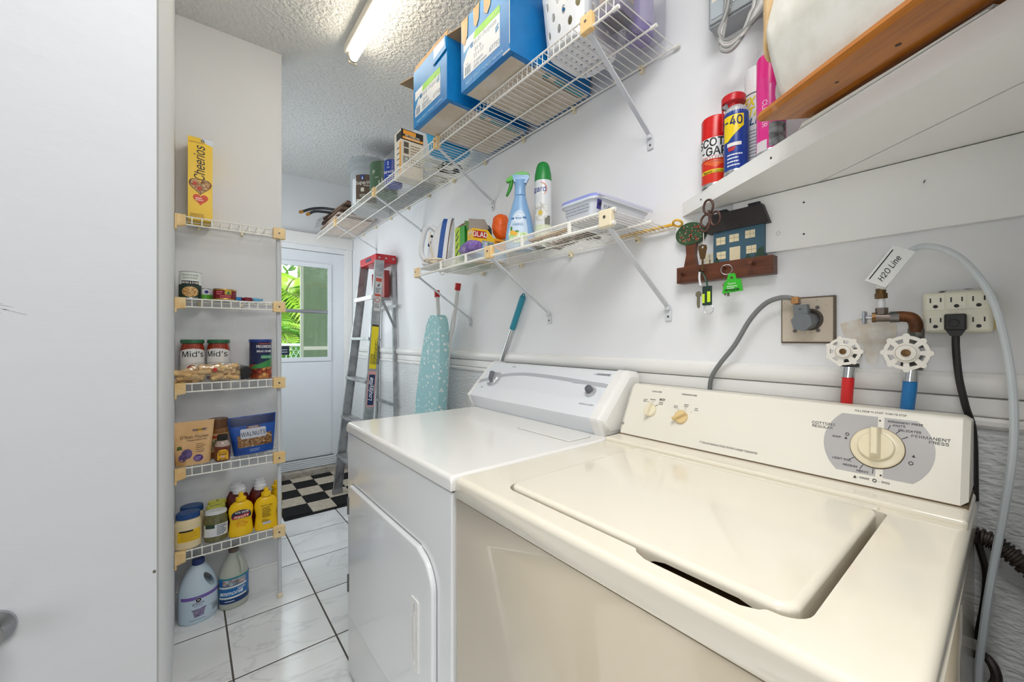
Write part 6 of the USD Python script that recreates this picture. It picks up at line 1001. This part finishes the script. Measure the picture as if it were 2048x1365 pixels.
# taps, hoses, supply line
m_wht = M('chipped_white_paint', '#e6e2da', .45, var='#d9c6a6', vscale=26, vpos=(.62, .75), world=True); m_chr = M('chrome', '#c9cbcc', .18, 1.0); m_pipe = M('stained_pipe', '#7a7470', .5, .6, var='#4d5450', vscale=40, world=True); m_brown = M('brown_pipe', '#6e3f1c', .5, .4, var='#4f3018', vscale=30, world=True); m_brs = M('tarnished_brass', '#6f5536', .4, .8)
def tap(name, label, y, z, R, n, col, hose, group=None):
    t = thing(name, label, 'tap', (1.16, y, z)); P = lambda n_, m, mat, par=t, **k: part(par, n_, m, mat, world=True, **k); x0 = 1.118
    rim = [place(ext(unary_union([disc(R*.84*math.cos(a), R*.84*math.sin(a), R*.17, 5)]), R*.22), (0, 0, 0), EX, EY) for a in []]
    outer_ = unary_union([Point(0, 0).buffer(R*.9, 4*n)]+[disc(R*.88*math.cos(2*math.pi*k/n), R*.88*math.sin(2*math.pi*k/n), R*.14, 6) for k in range(n)])
    slots = unary_union([Polygon([(R*.53*math.cos(a-.2), R*.53*math.sin(a-.2)), (R*.53*math.cos(a+.2), R*.53*math.sin(a+.2)), (R*.74*math.cos(a+.22), R*.74*math.sin(a+.22)), (R*.74*math.cos(a-.22), R*.74*math.sin(a-.22))]) for a in [2*math.pi*(k+.5)/n for k in range(n)]])
    o_ = place(ext(outer_.difference(slots), R*.22), (x0, y, z), -EY, EZ); w = P('handwheel', o_, m_wht, smooth=30); P('hub', place(lathe([(R*.5, 0), (R*.48, R*.3), (R*.36, R*.36), (0, R*.36)], 24), (x0, y, z), -EY, EZ), m_wht, par=w); P('hub_groove', place(ext(disc(0, 0, R*.42).difference(disc(0, 0, R*.38)), .0006), (x0-R*.325, y, z), -EY, EZ), H('#9a8f7c'), par=w) ; P('brass_screw', place(lathe([(R*.20, 0), (R*.18, R*.1), (0, R*.12)], 10), (x0-R*.34, y, z), -EY, EZ), m_brs, par=w)
    P('stem', cyl((x0, y, z), (1.165, y, z-.004), .0065, 12), m_brs); P('body', cat(cyl((1.15, y-.001, z-.006), (WX, y-.001, z-.006), .013, 16), cyl((1.15, y-.001, z-.006), (1.143, y-.002, z-.03), .013, 16, .015)), m_pipe); P('flange', cyl((1.144, y-.002, z-.028), (1.143, y-.002, z-.034), .019, 20), m_pipe)
    y_ = y-.0015; P('hose_nut', cyl((1.143, y_, z-.034), (1.143, y_, z-.058), .0125, 12), m_chr)
    P('hose', tube([(1.143, y_, z-.052), (1.144, y_+.0005, z-.07), (1.152, y_+.004, z-.10), (1.168, y_+.008, z-.135), (1.188, y_+.010, z-.17), (1.195, y_+.01, z-.30)], .0112, 14, 6), H(col, .35)); return t
tap('hot_tap', 'white handwheel tap feeding the red hose', .2345, 1.187, .033, 7, '#d01c20', None); tap('cold_tap', 'larger white handwheel tap feeding the blue hose', .136, 1.1865, .038, 8, '#1673b4', None)
t = thing('stop_valve', 'tarnished pipe elbow and stop valve above the blue-hose tap', 'valve', (1.17, .16, 1.26)); P = lambda n, m, mat, par=t, **k: part(par, n, m, mat, world=True, **k)
P('riser', cyl((1.165, .128, 1.196), (1.165, .128, 1.235), .0125, 16), m_pipe); P('elbow', tube([(1.163, .128, 1.228), (1.162, .1285, 1.246), (1.16, .134, 1.257), (1.158, .146, 1.2605), (1.156, .156, 1.2605)], .0112, 14, 5), m_brown)
P('nut', cyl((1.155, .152, 1.2602), (1.153, .166, 1.2600), .0115, 6), m_pipe); P('tee', cyl((1.153, .165, 1.26), (1.15, .188, 1.26), .0095, 14), M('grey_brass', '#7d726b', .35, .85)); P('gland_nut', cyl((1.15, .187, 1.26), (1.149, .194, 1.26), .0105, 8), m_brs); P('spindle', cyl((1.149, .193, 1.26), (1.148, .204, 1.2605), .0042, 10), m_alu); P('oval_handle', rb(1.136, 1.16, .203, .2085, 1.246, 1.2745, .003), M('plated_handle', '#b9bec8', .3, .8)); P('handle_screw', cyl((1.148, .2085, 1.26), (1.148, .2125, 1.26), .003, 8), m_alu)
P('branch_nut', cyl((1.151, .1785, 1.266), (1.151, .1787, 1.280), .0105, 6), M('grey_brass', '#7d726b')); P('nylon_nipple', cyl((1.151, .1787, 1.279), (1.150, .179, 1.302), .0062, 12), H('#dfe1e4', .3)); P('compression_nut', cyl((1.150, .1792, 1.300), (1.149, .1795, 1.311), .0105, 6), m_brs); P('compression_ring', cyl((1.149, .1795, 1.311), (1.148, .1797, 1.321), .0085, 12), m_brs)
t = thing('supply_tube', 'thin translucent white water tube arching over the outlet and down the wall', 'tube', (1.14, .1, 1.32)); P = lambda n, m, mat, par=t, **k: part(par, n, m, mat, world=True, **k)
P('tube', tube([(1.147, .1795, 1.319), (1.143, .172, 1.338), (1.138, .156, 1.365), (1.13, .137, 1.387), (1.128, .112, 1.396), (1.125, .078, 1.379), (1.123, .05, 1.342), (1.121, .026, 1.285), (1.12, .011, 1.204), (1.12, .003, 1.116), (1.12, .003, 1.02), (1.125, .013, .911), (1.13, .026, .799), (1.13, .037, .683), (1.14, .044, .55), (1.15, .048, .1)], .0058, 10, 6), M('milky_tube', '#ccd3d8', .25, subsurface_weight=.1, subsurface_scale=.01))
tq = [np.array(p) for p in ((1.122, .1985, 1.338), (1.115, .154, 1.403), (1.113, .132, 1.386), (1.122, .166, 1.320))]; tq[2] = tq[1]+tq[3]-tq[0]; nq = np.cross(tq[1]-tq[0], tq[3]-tq[0]); nq /= np.linalg.norm(nq); nq = nq if nq[0] < 0 else -nq
ax = (tq[1]-tq[0]); ax /= np.linalg.norm(ax); up = np.cross(nq, ax); Lq = .079
tag_o = tq[3]-nq*0; 
tg_m = cat(*[tube([p, p+ax*Lq], .0012, 6) for p in []]) if False else hull([p+nq*k for p in tq for k in (.010, .0114)]); tag_ = P('paper_tag', tg_m, H('#e3e5e4', .5)); P('tag_sleeve', tube([(1.147, .1795, 1.322), (1.143, .1715, 1.338), (1.135, .1535, 1.366), (1.129, .1365, 1.386)], .0088, 12, 5), H('#e3e5e4', .5), par=tag_)
su = tq[1]-tq[0]; su /= np.linalg.norm(su); sv = np.cross(nq, su); sv = sv/np.linalg.norm(sv)
def ontag(m, d=.0116): return place(m, tq[0]+nq*d, su, np.cross(nq, su))
dn = 1 if np.cross(nq, su) @ (tq[3]-tq[0]) > 0 else -1
P('black_line', ontag(bx(.006, .072, dn*.005-.0009, dn*.005+.0009, 0, .0004)), bk2, par=tag_); P('handwriting', ontag(cat(text('H2O Line', .0105, .038, dn*.021-.005*(1 if dn > 0 else 1), d=.0004, slant=.25, sx=.85))), bk2, par=tag_, smooth=False)
# six-way outlet adapter
t = thing('outlet_adapter', 'cream six-way outlet adapter at the right, above the chair rail', 'outlet adapter', (1.19, .075, 1.225)); P = lambda n, m, mat, par=t, **k: part(par, n, m, mat, world=True, **k)
m_cr = M('cream_outlet', '#e6e3cf', .35); ad = P('housing', rb(1.172, WX-.001, .026, .1195, 1.2265, 1.307, .006, 2), m_cr); P('yellowed_edge', rb(1.185, WX-.002, .024, .028, 1.231, 1.302, .002), H('#dcc47e', .4))
for i in range(3):
    for j in range(2):
        y = .101-.0285*i; z = 1.2875-.040*j
        if (i, j) == (1, 1): continue
        f_ = P('socket_face', onwall(ext(rect(-.0125, .0125, -.0155, .0135, .002), .0012), 1.1722, y, z), H('#e9e6d4', .35)); P('slot', onwall(cat(ext(rect(-.0082, -.0062, -.001, .0085), .0004)), 1.1708, y, z), bk2, par=f_, smooth=False); P('slot', onwall(ext(rect(.0062, .0082, .0, .0085), .0004), 1.1708, y, z), bk2, par=f_, smooth=False); P('earth_hole', onwall(ext(unary_union([disc(0, -.0085, .0034), rect(-.0034, .0034, -.0105, -.0085)]), .0004), 1.1708, y, z), bk2, par=f_, smooth=False)
wpl = part(wr, 'outlet_wall_plate', rb(WX-.006, WX, .04, .10, 1.30, 1.314, .003), M('chipped_wall_plate', '#d8d6d0', .5, var='#4a4440', vscale=60, vpos=(.55, .62), world=True))
t = thing('black_plug', 'black washer plug in the lower middle socket of the cream adapter', 'plug', (1.16, .0725, 1.235)); P = lambda n, m, mat, par=t, **k: part(par, n, m, mat, world=True, **k); m_blk = M('black_rubber', '#1a1716', .4)
P('body', rb(1.146, 1.171, .0585, .0875, 1.231, 1.2625, .003), m_blk); P('chin', hull([(x, y, z) for x in (1.15, 1.169) for y, z in ((.060, 1.232), (.086, 1.232), (.066, 1.220), (.080, 1.220))]), m_blk); P('thumb_ring', ring((1.1455, .0745, 1.245), .007, .0009, EX, 20, 6), m_dark)
P('cord', tube([(1.16, .073, 1.224), (1.16, .0725, 1.193), (1.163, .069, 1.14), (1.172, .061, 1.085), (1.19, .052, 1.03), (1.195, .05, .9)], .0056, 10, 6, flat=.8), m_blk)
# behind the washer
t = thing('drain_hose', 'dark corrugated drain hose on the wall behind the washing machine', 'hose', (1.18, .0, .83)); sp = spline([(1.185, .10, .826), (1.178, .055, .836), (1.175, .03, .836), (1.172, .013, .826), (1.17, -.01, .808), (1.168, -.038, .77), (1.17, -.05, .68)], 26)
rr = np.where((np.arange(len(sp))//4) % 2 == 0, .0165, .0125); part(t, 'hose', tube(sp, rr, 14), M('brown_black_hose', '#231e19', .5, var='#3b3128', vscale=30), world=True)
t = thing('washer_cord', 'black power cord hanging beside the back of the washing machine', 'cable', (1.17, .03, .7)); part(t, 'cord', tube([(1.166, .047, .85), (1.168, .044, .825), (1.168, .035, .775), (1.168, .037, .72), (1.168, .043, .668), (1.166, .046, .645)], .0052, 8, 5), m_blk, world=True)
t = thing('low_hose', 'short dark hose end curving out low behind the washing machine', 'hose', (1.16, .03, .6)); part(t, 'hose', tube([(1.17, .047, .612), (1.16, .036, .622), (1.15, .026, .615), (1.145, .022, .596), (1.15, .03, .57), (1.16, .04, .55)], .0075, 10, 5), M('brown_black_hose', '#3a342c'), world=True)
# knob and scuffs on the near wall
kx, kz = -.2275, .785
t = thing('steel_knob', 'brushed steel knob on the near wall at the left edge', 'knob', (kx, .95, kz)); part(t, 'rose', cyl((kx, .9495, kz), (kx, .944, kz), .026, 28), m_alu, world=True); part(t, 'knob', place(lathe([(.010, 0), (.010, .014), (.018, .022), (.021, .032), (.018, .041), (0, .044)], 28), (kx, .945, kz), EX, EZ), M('brushed_steel_knob', '#a9a8a4', .25, 1.0), world=True)

# ================================================================ LEANING THINGS BESIDE THE DRYER
t = thing('ironing_board', 'ironing board with an aqua floral cover leaning on the wall', 'ironing board', (1.09, 2.17, 0))
m_cov = usdkit.material(stage, '/World/Looks/floral_cover', {'tc': ('texture_coordinate', {}), 'v': ('voronoi_texture', {'scale': 42, 'randomness': 1.0}), 'n': ('noise_texture', {'scale': 26, 'detail': 3, 'distortion': .8}), 'a': ('math', {'math_type': 'multiply_add', 'value2': .9}), 'r': ('rgb_ramp', {'ramp': [(.69, lin('#eef3f1')), (.77, lin('#a3d0d4'))]}), 'p': ('principled_bsdf', {'roughness': .8})},
                       [('tc.object', 'v.vector'), ('tc.object', 'n.vector'), ('v.distance', 'a.value1'), ('n.fac', 'a.value3'), ('a.value', 'r.fac'), ('r.color', 'p.base_color')], surface='p.BSDF')
bw = [(0, .04), (.02, .065), (.06, .088), (.14, .108), (.30, .135), (.5, .155), (.75, .165), (1.15, .168)]
def bsec(d, w, o): return [(1.088+.042*d+o, 2.015+.26*d-w*.95, 1.345-d*.98), (1.088+.042*d+o, 2.015+.26*d+w*.85, 1.345-d*.98)]
top_pts = [q_ for d, w in bw for o in (0,) for q_ in bsec(d, w, -.065*min(1, d*2+.35)*1.0+.03)]
bd_m = [];
for (d0, w0), (d1, w1) in zip(bw[:-1], bw[1:]):
    bd_m.append(hull([(p[0]+o, p[1], p[2]) for d, w in ((d0, w0), (d1, w1)) for p in bsec(d, w, 0) for o in (-.03, .026)]+[(p[0], p[1]+k*.012, p[2]) for d, w in ((d0, w0), (d1, w1)) for p, k in zip(bsec(d, w, 0), (-1, 1))]))
V = []; n_ = len(bw)
bt = trimesh.boolean.union(bd_m, engine='manifold') if hasattr(trimesh, 'boolean') else cat(*bd_m)
part(t, 'padded_top', bt, m_cov, smooth=50, world=True)
part(t, 'frame', hull([(1.118, 2.0, 1.30), (1.13, 2.0, 1.30), (1.118, 2.05, 1.30), (1.13, 2.05, 1.30), (1.155, 2.25, .02), (1.17, 2.25, .02), (1.155, 2.43, .02), (1.17, 2.43, .02)]), m_steel, world=True)
m_leg = M('white_leg_tube', '#e3e2e0', .3); m_rc = H('#b81f1c', .35)
for pts in (([(1.118, 2.06, 1.25), (1.117, 2.07, 1.38), (1.117, 2.08, 1.465)]), ([(1.13, 2.065, .35), (1.135, 1.985, 1.13), (1.14, 1.945, 1.28), (1.142, 1.895, 1.49)])):
    g_ = part(t, 'leg', tube(pts, .0125, 12, 6), m_leg, world=True); d_ = np.array(pts[-1])-np.array(pts[-2]); d_ /= np.linalg.norm(d_); part(g_, 'red_foot_cap', cyl(np.array(pts[-1])-d_*.012, np.array(pts[-1])+d_*.026, .016, 14), m_rc, world=True)
t = thing('mop', 'mop with a teal grip and steel pole standing behind the dryer console', 'mop', (1.19, 1.5, 0)); P = lambda n, m, mat, par=t, **k: part(par, n, m, mat, world=True, **k)
a, b = np.array([1.188, 1.4, 1.408]), np.array([1.19, 1.562, 1.11]); d_ = (b-a)/np.linalg.norm(b-a); P('pole', cyl(a+d_*.15, a+d_*1.05, .0105, 16), m_chr); P('grip', cat(cyl(a+d_*.004, a+d_*.168, .0138, 16), cyl(a, a+d_*.006, .0115, 16)), H('#26889c', .45)); P('hang_loop', ring(a-d_*.004, .008, .0028, np.array([1., 0, 0]), 16, 6), H('#26889c', .45))
P('mop_head', rb(1.165, 1.208, 1.87, 2.05, .30, .47, .01), H('#7fb4bd', .8)) if False else None

# ================================================================ OUTSIDE THE BACK DOOR
struct('ground', bx(-6, 8, BY+.15, 16, -.12, -.03), M('garden_soil', '#5c6a3a', .9, var='#7d7a4c', vscale=3, bump=.6, bscale=20, bdist=.03, world=True))
def leaf_look(name, a, b):
    LOOK[name] = usdkit.material(stage, '/World/Looks/'+name, {'g': ('geometry', {}), 'n': ('noise_texture', {'scale': 1.7, 'detail': 3}), 'r': ('rgb_ramp', {'ramp': [(.35, lin(a)), (.65, lin(b))]}), 'p': ('principled_bsdf', {'roughness': .4}), 't': ('translucent_bsdf', {}), 'm': ('mix_closure', {'fac': .4})},
        [('g.position', 'n.vector'), ('n.fac', 'r.fac'), ('r.color', 'p.base_color'), ('r.color', 't.color'), ('p.BSDF', 'm.closure1'), ('t.BSDF', 'm.closure2')], surface='m.closure'); return LOOK[name]
m_pa = leaf_look('palm_frond', '#5f9a2c', '#b9d24e'); m_pb = leaf_look('deep_palm_frond', '#3a7426', '#6fa43a'); m_stem = M('palm_stem', '#8a8a50', .6, var='#a8a070', vscale=9)
def frond(az, L, rise, droop, seed):
    q = random.Random(seed); s = np.linspace(0, 1, 30); c, sn = math.cos(az), math.sin(az); h = L*s*.8; z = rise*s-droop*s**2.2
    R = np.c_[h*c, h*sn, z]; V, F = [], []
    for i in range(3, 30):
        T = R[min(i+1, 29)]-R[i-1]; T /= np.linalg.norm(T); side = np.cross(T, EZ); side /= np.linalg.norm(side)+1e-9; up_ = np.cross(side, T)
        ll_ = L*.34*math.sin(math.pi*min(.97, .12+.86*s[i]))**.7*q.uniform(.9, 1.1)
        for k in (-1, 1):
            d = side*k*.75+T*.62+up_*.25; d /= np.linalg.norm(d); w = T*.02*L; p0 = R[i]; p1 = p0+d*ll_*.55; p2 = p0+d*ll_+np.array([0, 0, -.28*ll_]); n = len(V)
            V += [p0-w*.4, p0+w*.5, p1+w, p1-w*.8, p2]; F += [[n, n+1, n+2], [n, n+2, n+3], [n+3, n+2, n+4]]
    lf = trimesh.Trimesh(V, F, process=False); st_ = tube(R, np.linspace(.014, .004, 30)*L, 5); return lf, st_
def palm(label, x, y, h, L, n, seed, mat):
    t = thing('areca_palm', label, 'palm', (x, y, -.03)); q = random.Random(seed)
    for k in range(3): a = q.uniform(0, 6.28); part(t, 'stem', tube([(.1*math.cos(a), .1*math.sin(a), 0), (.14*math.cos(a), .14*math.sin(a), h*.5), (.25*math.cos(a), .25*math.sin(a), h)], [.035, .022], 8, 4), m_stem)
    for k in range(n):
        lf, st_ = frond(q.uniform(0, 6.28) if k % 3 else -math.pi/2+q.uniform(-.9, .9), L*q.uniform(.8, 1.15), L*q.uniform(.45, .95), L*q.uniform(.4, .95), seed*50+k); z0 = h*q.uniform(.55, 1.0); lf.apply_translation([0, 0, z0]); st_.apply_translation([0, 0, z0]); f_ = part(t, 'frond', lf, mat, smooth=False); part(f_, 'midrib', st_, m_stem)
palm('areca palm directly behind the fence, seen through the clear half of the door window', 1.05, 7.0, .62, 1.3, 13, 1, m_pa); palm('areca palm farther left in the garden beyond the door', .75, 7.7, 1.25, 1.5, 14, 2, m_pa); palm('tall areca palm at the back of the garden, its fronds filling the upper pane', 1.35, 8.9, 1.8, 1.8, 16, 3, m_pa); palm('areca palm seen through the insect screen', 1.75, 7.2, 1.0, 1.5, 14, 4, m_pb); palm('areca palm deepest in the garden behind the screen', 2.35, 9.2, 1.6, 1.8, 15, 5, m_pb)
q = np.random.default_rng(5); C_ = np.c_[q.uniform(-1.5, 5.5, 5200), q.uniform(10.2, 11.6, 5200), q.uniform(0, 4.2, 5200)]; D1 = q.normal(size=(5200, 3)); D1 /= np.linalg.norm(D1, axis=1)[:, None]; D2 = q.normal(size=(5200, 3)); D2 /= np.linalg.norm(D2, axis=1)[:, None]
V = np.stack([C_-D1*.10, C_+D2*.045, C_+D1*.11, C_-D2*.045], 1).reshape(-1, 3); n = np.arange(5200)*4; F = np.vstack([np.c_[n, n+1, n+2], np.c_[n, n+2, n+3]])
t = thing('leafy_hedge', 'dense dark green hedge closing off the garden', 'hedge', (2, 10.9, -.03)); part(t, 'foliage', trimesh.Trimesh(V, F, process=False), leaf_look('hedge_leaf', '#2f5a22', '#6a9838'), smooth=False, kind='stuff', world=True)
for k in range(9): part(t, 'trunk', cyl((-1.2+.8*k, 10.9, -.03), (-1.1+.8*k, 10.8, 3.2), .06, 8, .03), m_stem, world=True)
t = thing('chain_link_fence', 'galvanised chain-link fence just outside the back door', 'fence', (1, 5.6, -.03)); m_gal = M('galvanised_wire', '#b9bfbb', .4, .7); W = []
for k in range(64):
    x = -.6+.055*k
    for s in (-1, 1): W.append(cyl((x, 5.6+.003*s, .02 if True else 0), (x+s*.62, 5.6+.003*s, 1.12), .0028, 4))
part(t, 'mesh', cat(*W), m_gal, kind='stuff', world=True); part(t, 'top_rail', cyl((-1.2, 5.6, 1.135), (3.6, 5.6, 1.135), .02, 12), m_gal, world=True)
for x in (-.9, 2.9): part(t, 'post', cyl((x, 5.6, -.05), (x, 5.6, 1.17), .024, 12), m_gal, world=True)
